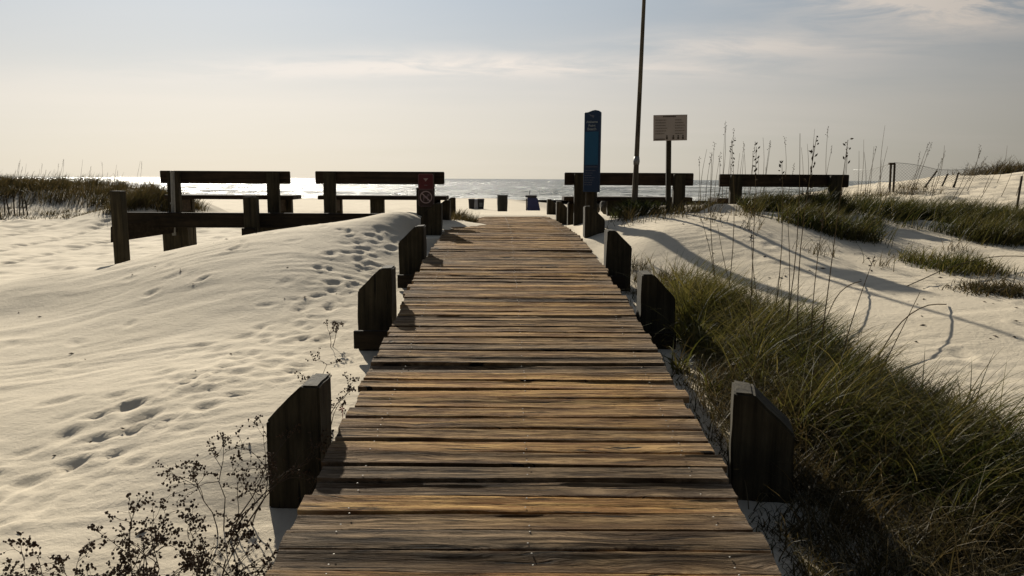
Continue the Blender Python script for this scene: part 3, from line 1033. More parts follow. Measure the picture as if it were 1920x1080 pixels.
# low timber rail in front of the two left benches
rail = tag(empty('timber_rail', at(222, 430, 10.9)), 'low dark timber rail running in front of the two left benches', 'rail')
rinv = rail.location.copy()
def radd(mb, name, m=M_BEAM):
    o = mb.build(name, m, rail, 0.006, 1)
    o.location = -rinv
    return o
radd(px_box(MB(), 226, 760, 398, 426, 11.15, 0.07), 'rail_beam')
mb = MB()
a0, a1 = at(207, 425, 10.6), at(207, 455, 10.6)
c0, c1 = at(330, 402, 11.35), at(330, 436, 11.35)
vs_ = []
for (q0, q1) in ((a0, a1), (c0, c1)):
    for dy in (0, 0.06):
        vs_ += [q1 + Vector((0, dy, 0)), q0 + Vector((0, dy, 0))]
mb.add(vs_, [(0, 1, 5, 4), (2, 6, 7, 3), (0, 2, 3, 1), (4, 5, 7, 6), (1, 3, 7, 5), (0, 4, 6, 2)])
radd(mb, 'rail_beam')
radd(px_box(MB(), 210, 231, 358, 512, 10.45, 0.15), 'rail_post', M_BENCHP)
radd(px_box(MB(), 457, 481, 369, 460, 10.95, 0.15), 'rail_post', M_BENCHP)
radd(px_box(MB(), 453, 478, 428, 458, 10.9, 0.05), 'post_foot', M_BEAM)

# metal stake at the left bench
p0, p1 = at(324, 398, 11.35), at(323, 320, 11.35)
mb = MB().tube([p0 - Vector((0, 0, 0.35)), p1], 0.028, 10)
mb.tube([at(323.6, 383, 11.35), at(323.6, 380, 11.35)], 0.034, 10)
mb.tube([at(323, 324, 11.35), at(323, 321, 11.35)], 0.033, 10)
tag(mb.build('metal_stake', M_GALV, None, smooth=False), 'grey metal stake standing behind the left end of the leftmost bench', 'stake')


# ------------------------------------------------------------------ signs
def text_mesh(s, size, m, parent, loc, name='lettering', ext=0.0015, align='CENTER', bold=0.0):
    c = bpy.data.curves.new('lettering', 'FONT')
    c.body = s
    c.size = size
    c.extrude = ext
    c.offset = bold
    c.align_x = align
    c.align_y = 'CENTER'
    t = bpy.data.objects.new('tmp', c)
    col.objects.link(t)
    dg = bpy.context.evaluated_depsgraph_get()
    me = bpy.data.meshes.new_from_object(t.evaluated_get(dg))
    bpy.data.objects.remove(t)
    me.transform(Matrix.Rotation(R(90), 4, 'X'))
    me.materials.clear()
    me.materials.append(m)
    o = bpy.data.objects.new(name, me)
    col.objects.link(o)
    o.parent = parent
    o.location = loc
    return o


M_NAVY = simple('navy_sign_paint', (0.008, 0.028, 0.07), 0.5, 0.1, 6)
M_BLUE = simple('blue_sign_paint', (0.005, 0.075, 0.16), 0.5, 0.1, 4)
M_PALE = simple('pale_lettering', (0.22, 0.26, 0.28), 0.6, 0.1, 6)
M_DIM = simple('dim_lettering', (0.10, 0.11, 0.15), 0.6, 0.1, 6)
M_SIGNW = simple('off_white_sign_face', (0.36, 0.31, 0.27), 0.6, 0.06, 5)
M_PRINT = simple('brown_print', (0.17, 0.14, 0.11), 0.7, 0.1, 5)
M_PRINTD = simple('dark_print', (0.07, 0.055, 0.04), 0.7, 0.1, 5)
M_MAROON = simple('maroon_sign_face', (0.085, 0.010, 0.013), 0.5, 0.1, 6)
M_BROWN = simple('brown_sign_face', (0.035, 0.018, 0.012), 0.5, 0.1, 6)
M_PINK = simple('faded_symbol_paint', (0.36, 0.26, 0.24), 0.6, 0.1, 6)
M_BORDER = simple('faded_border_paint', (0.15, 0.10, 0.10), 0.6, 0.1, 6)

# tall blue sign
SD = 10.75
sc_px = at(1108, 336, SD)
bs = tag(empty('blue_sign', (sc_px.x, SD, sc_px.z - 0.75)), 'tall narrow blue beach access sign beside the boardwalk', 'sign')
bs.rotation_euler.z = R(-32)
bs.scale = (1.13, 1, 1)
k_ = SD * 1.0105 / 1400          # metres per photo pixel at that distance
def bz(py): return at(1108, py, SD).z - bs.location.z
def bx_(px): return (px - 1108) * k_
outl = [(bx_(1094), bz(360)), (bx_(1122), bz(360)), (bx_(1122), bz(211)), (bx_(1118), bz(207.5)), (bx_(1113), bz(206.2)), (bx_(1107), bz(207.3)), (bx_(1100), bz(210)), (bx_(1094), bz(210.5))]
pnl = MB().prism(outl, 0, 0.05).build('panel', M_NAVY, bs, 0.004, 1)
MB().box(bx_(1096), bx_(1120), -0.004, -0.0005, bz(309), bz(247)).build('blue_field', M_BLUE, bs)
for s_, py, sz in (('Alabama', 228.5, 0.046), ('Point', 235.5, 0.046), ('Beach', 242, 0.052)):
    text_mesh(s_, sz, M_PALE, bs, (bx_(1108), -0.003, bz(py)), bold=0.001)
# bird emblem
mb = MB()
mb.add([(-0.045, -0.004, 0.035), (-0.005, -0.004, 0.0), (0.0, -0.004, 0.018)], [(0, 1, 2)])
mb.add([(-0.01, -0.004, 0.01), (0.028, -0.004, -0.026), (0.04, -0.004, 0.008), (0.012, -0.004, 0.02)], [(0, 1, 2, 3)])
e = mb.build('bird_emblem', M_DIM, bs)
e.location = (bx_(1107), 0, bz(218))
MB().box(bx_(1098), bx_(1119), -0.003, -0.001, bz(313.4), bz(312.3)).build('divider_line', M_DIM, bs)
mb = MB()
rr_ = random.Random(4)
for q in range(7):
    z0 = bz(320 + q * 4.4)
    x = bx_(1096.5)
    xe = bx_(1119) - rr_.uniform(0.01, 0.08)
    while x < xe:
        l_ = rr_.uniform(0.01, 0.03)
        mb.box(x, min(x + l_, xe), -0.002, -0.0008, z0 - 0.005, z0 + 0.005)
        x += l_ + 0.006
t_ = mb.build('small_print', M_DIM, bs)
t_['kind'] = 'stuff'
MB().box(bx_(1096), bx_(1112), 0.052, 0.15, -0.45, bz(300)).build('post', M_POST, bs, 0.006, 1)

# rectangular notice on a post
p = at(1254, 336, 10.9)
ns = tag(empty('notice_sign', (p.x, 10.9, p.z - 0.6)), 'rectangular notice board on a square post in front of a bench', 'sign')
k2 = 10.9 * 1.0105 / 1400
def nz_(py): return at(1254, py, 10.9).z - ns.location.z
def nx_(px): return (px - 1254) * k2
W2, H2 = 62.5 * k2, 46 * k2
fc = MB().box(-W2 / 2, W2 / 2, 0, 0.012, -H2 / 2, H2 / 2).build('notice_board', M_SIGNW, ns, 0.002, 1)
fc.location = (nx_(1253.5), 0, nz_(239.5))
fc.rotation_euler = (0, R(-1.6), R(4))
mb = MB()
for side, x0, x1 in ((0, -W2 * 0.44, -W2 * 0.08), (1, W2 * 0.14, W2 * 0.43)):
    for q in range(6):
        zc = H2 * (0.30 - q * 0.105)
        x = x0
        xe = x1 - rr_.uniform(0, 0.05)
        while x < xe:
            l_ = rr_.uniform(0.012, 0.035)
            mb.box(x, min(x + l_, xe), -0.002, -0.0006, zc - 0.006, zc + 0.006)
            x += l_ + 0.005
t_ = mb.build('small_print', M_PRINT, fc)
t_['kind'] = 'stuff'
mb = MB()
x = -W2 * 0.22
while x < W2 * 0.16:
    l_ = rr_.uniform(0.012, 0.03)
    mb.box(x, x + l_, -0.0022, -0.0006, H2 * 0.41, H2 * 0.46)
    x += l_ + 0.004
mb.build('heading', M_PRINTD, fc)
for q, xx in enumerate((-0.10, 0.09, 0.235, 0.375)):
    mb = MB()
    cx_ = xx * W2
    mb.box(cx_ - 0.014, cx_ + 0.014, -0.0022, -0.0006, -H2 * 0.45, -H2 * 0.36)
    mb.add([(cx_ + 0.012 * math.cos(a), -0.0022, -H2 * 0.32 + 0.012 * math.sin(a)) for a in [2 * math.pi * z_ / 8 for z_ in range(8)]], [tuple(range(8))])
    mb.build('pictogram', M_PRINTD, fc)
MB().box(-W2 * 0.46, -W2 * 0.16, -0.0022, -0.0006, -H2 * 0.46, -H2 * 0.42).build('footer_line', M_PRINTD, fc)
a_, b_ = Vector((nx_(1252.5), 0.03, nz_(262))), Vector((nx_(1257), 0.03, nz_(395) - 0.3))
ax = (a_ - b_)
mb = MB()
dz_ = ax.length
mb.box(-0.034, 0.034, 0, 0.06, 0, dz_ + 0.25)
po = mb.build('post', M_POST, ns, 0.004, 1)
po.location = b_ - Vector((0, 0.012, 0))
po.rotation_euler = (0, math.atan2(ax.x, ax.z), 0)

# small red sign on a short post
p = at(798.5, 355, 10.6)
rs = tag(empty('trail_sign', (p.x, 10.6, p.z - 0.5)), 'small maroon sign with a no-entry roundel below it, on a short sand-buried post', 'sign')
k3 = 10.6 * 1.0105 / 1400
def rz_(py): return at(798.5, py, 10.6).z - rs.location.z
def rounded(w_, h_, r, n=4):
    pts = []
    for cxx, czz, a0 in ((w_ / 2 - r, -h_ / 2 + r, -90), (w_ / 2 - r, h_ / 2 - r, 0), (-w_ / 2 + r, h_ / 2 - r, 90), (-w_ / 2 + r, -h_ / 2 + r, 180)):
        for q in range(n + 1):
            a = R(a0 + 90 * q / n)
            pts.append((cxx + r * math.cos(a), czz + r * math.sin(a)))
    return pts
def ring(po_, pi_, y):
    n = len(po_)
    vs = [(x, y, z) for x, z in po_] + [(x, y, z) for x, z in pi_]
    return vs, [(i, (i + 1) % n, n + (i + 1) % n, n + i) for i in range(n)]
W3 = 28.5 * k3
for py0, py1, m_, nm in ((326, 355, M_MAROON, 'upper_panel'), (355.6, 387, M_BROWN, 'lower_panel')):
    h_ = (py1 - py0) * k3
    o = MB().prism(rounded(W3, h_, 0.025), 0, 0.01).build(nm, m_, rs)
    o.location = (0, 0, rz_((py0 + py1) / 2))
    vs, fs = ring(rounded(W3 - 0.008, h_ - 0.008, 0.022), rounded(W3 - 0.018, h_ - 0.018, 0.018), -0.0015)
    MB().add(vs, fs).build('border', M_BORDER, o)
    if nm == 'upper_panel':
        MB().add([(-0.035, -0.0015, 0.045), (0.035, -0.0015, 0.045), (0.012, -0.0015, 0.02), (0, -0.0015, 0.0), (-0.012, -0.0015, 0.02)], [(0, 4, 3, 2, 1)]).build('arrow_symbol', M_PINK, o)
        MB().box(-0.022, 0.022, -0.002, -0.0006, -0.055, -0.045).build('small_mark', M_BORDER, o)
    else:
        c_o = [(0.088 * math.cos(a), 0.088 * math.sin(a) + 0.012) for a in [2 * math.pi * q / 28 for q in range(28)]]
        c_i = [(0.074 * math.cos(a), 0.074 * math.sin(a) + 0.012) for a in [2 * math.pi * q / 28 for q in range(28)]]
        vs, fs = ring(c_o, c_i, -0.0015)
        mb = MB().add(vs, fs)
        mb.add([(-0.06, -0.0018, 0.058), (-0.048, -0.0018, 0.068), (0.06, -0.0018, -0.035), (0.048, -0.0018, -0.045)], [(0, 3, 2, 1)])
        mb.build('prohibition_ring', M_PINK, o)
        mb = MB()
        mb.box(-0.04, 0.03, -0.0014, -0.0004, -0.005, 0.03)
        mb.box(-0.04, -0.026, -0.0014, -0.0004, -0.04, -0.004)
        mb.box(0.016, 0.03, -0.0014, -0.0004, -0.04, -0.004)
        mb.box(0.02, 0.05, -0.0014, -0.0004, 0.03, 0.055)
        mb.build('dog_symbol', M_BORDER, o)
MB().box(-W3 / 2 - 0.028, W3 / 2 - 0.03, 0.012, 0.13, -0.35, rz_(352)).build('post', M_BENCHP, rs, 0.006, 1)

# leaning pole
pb, pt = at(1189, 395, 11.0), at(1207.5, 0, 11.0)
dv = (pt - pb)
top = pt + dv * 0.35
j = pb + dv * (98 / 395)
mb = MB().tube([pb - dv.normalized() * 0.4, pb, pb + dv * 0.12, j, pt, top], [0.048, 0.048, 0.044, 0.036, 0.026, 0.022], 12, True)
po = tag(empty('leaning_pole', pb), 'tall thin pole leaning slightly right in front of a bench', 'pole')
o = mb.build('shaft', M_POLE, po, smooth=True); o.location = -pb
mb = MB().tube([j - dv.normalized() * 0.07, j - dv.normalized() * 0.02, j + dv.normalized() * 0.05], [0.041, 0.048, 0.038], 12, True)
o = mb.build('collar', M_GALV, po, smooth=True); o.location = -pb

# ------------------------------------------------------------------ things on the beach
BDD = 44.0
M_BIN = simple('dark_bin_plastic', (0.012, 0.010, 0.014), 0.5, 0.2, 5)
M_BINB = simple('blue_bin_plastic', (0.012, 0.018, 0.075), 0.45, 0.2, 5)
M_BOXW = simple('white_box_plastic', (0.55, 0.56, 0.60), 0.5, 0.05, 5)
M_BARREL = simple('black_barrel', (0.012, 0.011, 0.007), 0.6, 0.2, 5)
def bin_(px0, px1, y0, y1, lb, m, taper=0.78, lean=0.0):
    a = at((px0 + px1) / 2, y1, BDD)
    k4 = BDD * 1.0105 / 1400
    w_, h_ = (px1 - px0) * k4, (y1 - y0) * k4
    root = tag(empty('trash_bin', (a.x, BDD, gz(a.x, BDD))), lb, 'bin')
    def fr(z, s): return [(sx_ * w_ / 2 * s + lean * z / h_, sy_ * w_ / 2 * s, z) for sx_, sy_ in ((-1, -1), (1, -1), (1, 1), (-1, 1))]
    z0 = a.z - root.location.z
    vs = fr(z0 - 0.05, taper) + fr(z0 + h_ * 0.88, 0.97)
    fs = [(3, 2, 1, 0), (4, 5, 6, 7)] + [(i, (i + 1) % 4, 4 + (i + 1) % 4, 4 + i) for i in range(4)]
    MB().add(vs, fs).build('bin_body', m, root, 0.02, 2)
    vs = fr(z0 + h_ * 0.885, 1.06) + fr(z0 + h_ * 0.95, 1.06) + fr(z0 + h_, 0.85)
    fs = [(3, 2, 1, 0), (8, 9, 10, 11)] + [(q * 4 + i, q * 4 + (i + 1) % 4, q * 4 + 4 + (i + 1) % 4, q * 4 + 4 + i) for q in range(2) for i in range(4)]
    MB().add(vs, fs).build('lid', m, root, 0.01, 1)
    return root
bin_(878.5, 890, 373, 390.5, 'left one of two small dark bins on the far beach beside a white box', M_BIN)
r_ = bin_(895.5, 908, 373, 390.5, 'right one of two small dark bins on the far beach, pale panel on its side', M_BIN)
a = at(901, 382, BDD)
MB().box(-0.09, 0.10, -0.27, -0.225, 0.12, 0.36).build('side_panel', simple('pale_panel', (0.12, 0.13, 0.12), .6), r_)
a = at(893, 391, BDD + 0.4)
wb = tag(empty('white_box', (a.x, BDD + 0.4, a.z)), 'white upright box between two dark bins on the far beach', 'box')
MB().box(-0.20, 0.20, 0, 0.35, -0.1, 0.48).build('box_body', M_BOXW, wb, 0.02, 2)
MB().box(-0.22, 0.22, -0.02, 0.37, 0.483, 0.56).build('lid', M_BOXW, wb, 0.02, 2)
a = at(942, 393, 40)
br = tag(empty('black_barrel', (a.x, 40, a.z)), 'tall dark barrel standing alone on the beach past the walk\'s end', 'barrel')
k4 = 40 * 1.0105 / 1400
rb = 9.8 * k4
mb = MB().tube([(0, 0, -0.1), (0, 0, 0.04), (0, 0, 0.4), (0, 0, 0.74)], [rb * 0.93, rb * 0.94, rb, rb * 0.97], 20)
mb.build('barrel_body', M_BARREL, br, smooth=False)
MB().tube([(0, 0, 0.742), (0, 0, 0.775)], [rb * 1.03, rb * 1.03], 20).build('rim', M_BARREL, br)
a = at(1000, 392, 40)
cb = tag(empty('beach_cart', (a.x, 40, a.z)), 'dark blue slope-sided bin on the beach with a thin upright stick', 'bin')
MB().prism([(-11.5 * k4, -0.08), (13 * k4, -0.08), (8 * k4, 0.56), (5.5 * k4, 0.60), (-11 * k4, 0.60)], 0, 0.4).build('bin_body', M_BINB, cb, 0.02, 2)
MB().box(-15 * k4, 6.5 * k4, -0.03, 0.43, 0.603, 0.73).build('lid', M_BIN, cb, 0.02, 2)
MB().box(-13.5 * k4, -11.7 * k4, 0.02, 0.35, -0.08, 0.56).build('side_board', M_STAKE, cb, 0.01, 1)
MB().tube([(-7 * k4, 0.2, 0.74), (-7.5 * k4, 0.2, 0.98)], 0.02, 6).build('stick', M_GALV, cb)


# ------------------------------------------------------------------ grass
def blades(name, pts, length, wid, mat, lean=(0.25, 0.0), spread=0.5, seg=4, seed=1, droop=1.0, stuff=True, lab=None, parent=None):
    """pts (n,2): one blade each, rooted on the sand"""
    r = np.random.default_rng(seed)
    n = len(pts)
    L_ = length * r.uniform(0.4, 1.2, n) * (1 + 0.5 * fbm(pts[:, 0] * 2.2, pts[:, 1] * 2.2, 2, seed))
    az = r.uniform(0, 2 * np.pi, n)
    tilt = np.abs(r.normal(0, spread, n))
    dx = np.sin(tilt) * np.cos(az) + lean[0]
    dy = np.sin(tilt) * np.sin(az) + lean[1]
    z0 = ground(pts[:, 0], pts[:, 1]) + EYE - 0.02
    hz = np.sqrt(dx * dx + dy * dy) + 1e-6
    ux, uy = dx / hz, dy / hz
    curl = r.uniform(0.4, 1.5, n) * droop
    verts = np.zeros((n, (seg + 1) * 2, 3))
    wdir = r.uniform(0, np.pi, n)
    wx, wy = np.cos(wdir), np.sin(wdir) * 0.6
    px_, py_, pz_ = pts[:, 0].copy(), pts[:, 1].copy(), z0.copy()
    th = np.arctan(hz * 0.7)
    for i in range(seg + 1):
        t = i / seg
        wd = wid * (1 - t ** 1.6) * 0.5 + wid * 0.04
        verts[:, 2 * i, 0] = px_ - wx * wd
        verts[:, 2 * i, 1] = py_ - wy * wd
        verts[:, 2 * i, 2] = pz_
        verts[:, 2 * i + 1, 0] = px_ + wx * wd
        verts[:, 2 * i + 1, 1] = py_ + wy * wd
        verts[:, 2 * i + 1, 2] = pz_
        a_ = th + curl * t
        ds = L_ / seg
        px_ = px_ + ux * np.sin(a_) * ds
        py_ = py_ + uy * np.sin(a_) * ds
        pz_ = pz_ + np.cos(a_) * ds
    base = (np.arange(n) * (seg + 1) * 2)[:, None]
    q = np.array([[2 * i, 2 * i + 1, 2 * i + 3, 2 * i + 2] for i in range(seg)])
    F_ = (base[:, None, :] + q[None]).reshape(-1, 4)
    o = np_mesh(name, verts.reshape(-1, 3), F_, mat, parent)
    if stuff: o['kind'] = 'stuff'
    if lab: o['label'] = lab[0]; o['category'] = lab[1]
    return o


def in_poly(pts, poly):
    x, y = pts[:, 0], pts[:, 1]
    c = np.zeros(len(x), bool)
    n = len(poly)
    for i in range(n):
        (x0, y0), (x1, y1) = poly[i], poly[(i + 1) % n]
        c ^= ((y0 > y) != (y1 > y)) & (x < (x1 - x0) * (y - y0) / (y1 - y0 + 1e-12) + x0)
    return c


def patchy(p, s, t, seed):
    return p[fbm(p[:, 0] * s, p[:, 1] * s, 2, seed) > t]


def scatter(poly, n, clump=14, cr=0.07, seed=1, edge=0.0):
    """clumped random points in a polygon"""
    r = np.random.default_rng(seed)
    poly = np.array(poly)
    lo, hi = poly.min(0), poly.max(0)
    cs = r.uniform(lo, hi, (n, 2))
    cs = cs[in_poly(cs + r.normal(0, edge, cs.shape), poly)]
    k_ = max(1, int(n / clump))
    cs = cs[:k_] if len(cs) > k_ else cs
    reps = max(1, int(n / max(1, len(cs))))
    pts = np.repeat(cs, reps, 0) + r.normal(0, cr, (len(cs) * reps, 2))
    return pts


NEAR = [(1.42, 6.7), (1.95, 6.7), (2.25, 5.6), (2.25, 4.6), (2.35, 4.0), (2.75, 3.4), (2.9, 2.95), (2.2, 2.95), (1.85, 3.2), (1.60, 3.7), (1.58, 4.4), (1.48, 5.0), (1.36, 6.0)]
blades('beach_grass', scatter(NEAR, 11500, 70, 0.045, 3, 0.05), 0.54, 0.0085, M_GRASS, (0.22, -0.02), 0.52, 6, 21, 1.7, lab=('dense olive green beach grass mass leaning right beside the boardwalk', 'grass'))
blades('fine_beach_grass', scatter(NEAR, 11000, 50, 0.07, 33, 0.05), 0.44, 0.0050, M_GRASS, (0.30, -0.02), 0.7, 5, 22, 1.9, lab=('finer curling blades mixed through the near beach grass', 'grass'))
blades('dead_beach_grass', scatter(NEAR, 1500, 10, 0.09, 34, 0.05), 0.56, 0.0060, M_STRAW, (0.30, -0.02), 0.75, 6, 23, 2.0, lab=('pale dead blades bending out of the near beach grass', 'grass'))
blades('beach_grass', scatter([(1.40, 6.75), (1.75, 6.7), (1.8, 6.0), (1.42, 5.9)], 2200, 70, 0.05, 35), 0.66, 0.0090, M_GRASS, (0.12, -0.02), 0.36, 6, 24, 1.3, lab=('upright spiky yellow-green grass clump beside the second right post', 'grass'))
blades('beach_grass_undergrowth', scatter([(1.25, 5.2), (2.2, 5.0), (2.6, 3.0), (2.2, 2.7), (1.5, 2.9), (1.3, 3.9)], 9000, 22, 0.09, 8, 0.08), 0.34, 0.007, M_GRASSD, (0.15, -0.1), 0.8, 4, 9, 1.4, lab=('tangled dark green low leaves at the foot of the near beach grass', 'undergrowth'))
blades('dry_tangle', scatter([(1.3, 4.9), (1.42, 3.5), (1.55, 3.0), (1.9, 2.75), (3.2, 2.7), (2.6, 2.2), (1.7, 2.3), (1.45, 2.8), (1.2, 4.3)], 2600, 9, 0.10, 4, 0.08), 0.26, 0.005, M_STRAW, (0.0, 0.0), 1.5, 4, 5, 1.6, lab=('dry straw and brown creepers tangled over sand at lower right', 'dry grass'))
blades('dark_creeper', scatter([(1.3, 4.9), (1.42, 3.5), (1.6, 3.0), (1.9, 2.7), (3.2, 2.7), (2.6, 2.2), (1.8, 2.3), (1.5, 2.9), (1.2, 4.3)], 3600, 30, 0.07, 14, 0.08), 0.22, 0.008, M_GRASSD, (0.0, 0.0), 1.3, 4, 15, 1.7, lab=('dark brown low creeper in patches on the sand below the grass', 'creeper'))
# band beside posts 2-3
blades('low_creeper', scatter([(1.25, 8.8), (1.75, 8.2), (2.3, 7.2), (2.0, 6.6), (1.3, 6.8)], 3200, 26, 0.07, 5, 0.05), 0.15, 0.007, M_GRASSD, (0.1, 0), 0.9, 3, 6, 1.2, lab=('low brown creeper strip on sand behind the third right post', 'creeper'))
B1 = [(2.9, 12.6), (3.2, 11.2), (3.55, 10.5), (4.2, 9.6), (4.7, 9.6), (4.9, 10.4), (5.3, 11.4), (5.0, 12.6), (3.6, 12.8)]
blades('dune_grass', patchy(scatter(B1, 17000, 50, 0.10, 31, 0.1), 1.3, -0.10, 6), 0.34, 0.011, M_DUNE, (0.22, -0.1), 0.6, 4, 32, 1.1, lab=('dark dry dune grass around the legs of the rightmost bench', 'grass'))
B2 = [(5.6, 12.8), (6.4, 13.0), (8.0, 12.0), (9.0, 10.6), (8.6, 9.6), (7.2, 9.4), (6.3, 10.0), (5.5, 11.6)]
blades('dune_grass', patchy(scatter(B2, 21000, 50, 0.13, 41, 0.15), 1.0, -0.12, 8), 0.36, 0.011, M_DUNE, (0.25, -0.12), 0.6, 4, 42, 1.1, lab=('wide dark bank of dune grass sloping down to the right edge', 'grass'))
B3 = [(4.6, 8.9), (5.4, 8.6), (5.3, 8.0), (4.7, 8.1)]
blades('dune_grass', scatter(B3, 1300, 30, 0.10, 51), 0.22, 0.010, M_GRASS, (0.15, 0), 0.7, 4, 52, 1.1, lab=('small green grass tuft alone on the white sand below the dark banks', 'grass'))
# single sparse tufts on the right-hand sand
tp = []
for (x, y, n_) in ((3.0, 9.4, 30), (3.5, 8.6, 40), (2.6, 9.9, 30), (5.0, 7.6, 30), (5.6, 9.4, 60), (6.2, 8.4, 40), (4.1, 8.3, 40), (3.2, 10.2, 50), (1.9, 10.4, 160), (2.3, 10.6, 160), (2.55, 10.8, 120), (1.6, 10.6, 90), (2.9, 11.3, 100), (7.0, 15, 260), (7.9, 16.4, 260), (8.8, 16.5, 300), (6.4, 16.5, 150), (9.5, 18, 200), (5.6, 13.8, 130), (6.2, 14.4, 100)):
    tp.append(np.array([x, y]) + rng.normal(0, 0.10 + 0.012 * y * (n_ > 100), (n_, 2)))
blades('sparse_grass', np.vstack(tp), 0.26, 0.008, M_GRASSD, (0.2, 0), 0.7, 4, 61, 1.0, lab=('sparse little tufts of grass dotted over the right-hand sand', 'grass'))
# tuft at the pole base
blades('green_plant', scatter([(1.55, 11.15), (2.1, 11.15), (2.1, 10.8), (1.6, 10.8)], 1500, 50, 0.06, 71), 0.30, 0.012, M_GREEN, (0.0, 0), 0.6, 4, 72, 1.0, stuff=False, lab=('dark green leafy plant at the foot of the leaning pole', 'plant'))
# far right crest and fence foot
blades('dune_grass', scatter([(14.0, 24.2), (21, 25.5), (26, 27), (26, 24.5), (17, 22.8)], 9000, 40, 0.22, 81), 0.5, 0.02, M_GRASSD, (0.25, 0), 0.5, 4, 82, 1.0, lab=('dark grass along the crest of the far right dune', 'grass'))
# left dune
LD = [(-46, 35), (-30, 34.6), (-22, 34.4), (-15.6, 33.8), (-14.5, 31), (-16, 29.4), (-20, 29.2), (-30, 29), (-46, 29)]
blades('dune_grass', scatter(LD, 34000, 45, 0.26, 91), 0.55, 0.025, M_GRASSD, (0.2, 0), 0.5, 4, 92, 1.0, lab=('brown grass covering the low dune on the left', 'grass'))
blades('dune_grass', scatter([(-13.6, 27.2), (-11.4, 27.2), (-11.2, 25), (-13.2, 24.4)], 7000, 40, 0.2, 95), 0.5, 0.022, M_GRASSD, (0.3, 0), 0.5, 4, 96, 1.0, lab=('darker clump of dune grass between the left dune and the leftmost bench', 'grass'))
blades('dune_grass', scatter([(-34, 28.8), (-17, 28.8), (-12.5, 27), (-13.5, 25), (-19, 26.2), (-34, 26.6)], 3800, 24, 0.13, 93), 0.24, 0.02, M_GRASSD, (0.2, 0), 0.8, 4, 94, 1.0, lab=('broken tufts at the foot of the left dune', 'grass'))
# small dry bush on the far left corner of the walk
blades('dry_bush', scatter([(-0.98, 13.2), (-0.68, 13.0), (-0.66, 12.4), (-0.95, 12.4)], 700, 60, 0.06, 97), 0.2, 0.008, M_GRASSD, (0.1, 0), 0.9, 4, 98, 0.8, stuff=False, lab=('small dry brown bush on the drifted sand by the last left post', 'bush'))
# sparse hair in front of the left ridge
blades('dry_wisps', np.array([[-5.9, 9.5], [-5.4, 9.9], [-3.9, 12], [-4.3, 12.4], [-6.6, 9.9]]).repeat(16, 0) + rng.normal(0, 0.12, (80, 2)), 0.10, 0.008, M_GRASSD, (0.2, 0), 0.9, 3, 99, 1.0, lab=('dry wisps on the sand at the foot of the left rail post', 'dry grass'))


# ------------------------------------------------------------------ broad-leaved tuft by the walk
def leafy(x, y, n, ln, lb):
    pts = np.array([[x, y]]).repeat(n, 0) + rng.normal(0, 0.035, (n, 2))
    return blades('strap_leaf_plant', pts, ln, 0.014, M_GRASS, (0.0, 0), 0.6, 6, int(x * 100 + y * 10), 1.5, stuff=False, lab=(lb, 'plant'))
leafy(1.18, 5.05, 34, 0.42, 'arching pale-leaved plant at the boardwalk edge before the second right post')
leafy(1.52, 4.1, 26, 0.42, 'arching green plant just behind the nearest right post')
leafy(1.30, 4.6, 18, 0.25, 'low green sprout on the sand between the two nearest right posts')


# ------------------------------------------------------------------ sea oats
def sea_oat(base, tip, head, lb, grp, rad=0.0035, d_=None):
    bx0, by0, bz0 = base
    root = tag(empty('sea_oat', base), lb, 'sea oat', grp)
    v = Vector(tip) - Vector(base)
    side = Vector((v.z, 0, -v.x)).normalized() * v.length * random.uniform(-0.04, 0.06)
    pts = [v * t + side * math.sin(math.pi * t) for t in np.linspace(0, 1, 8)]
    MB().tube(pts, [rad * (1 - 0.65 * t) for t in np.linspace(0, 1, 8)], 4).build('stalk', M_STALK, root)
    if head:
        mb = MB()
        up = (pts[-1] - pts[-2]).normalized()
        n = int(10 * head)
        for q in range(n):
            f = q / n
            p_ = pts[-1] - up * (0.20 * head * f) + Vector((random.uniform(-1, 1), random.uniform(-1, 1), random.uniform(-0.5, .5))) * 0.016
            a = Vector((random.uniform(-1, 1), random.uniform(-1, 1), random.uniform(-0.4, 1.6))).normalized() * (0.022 + 0.006 * head)
            b = a.cross(Vector((0, 1, 0.2))).normalized() * 0.006
            c = a.cross(b).normalized() * 0.006
            mb.add([p_, p_ + a * .5 + b, p_ + a, p_ + a * .5 - b, p_ + a * .5 + c, p_ + a * .5 - c], [(0, 1, 4), (1, 2, 4), (2, 3, 4), (3, 0, 4), (1, 0, 5), (2, 1, 5), (3, 2, 5), (0, 3, 5)])
        mb.build('seed_head', M_HEAD, root)['kind'] = 'stuff'
    return root


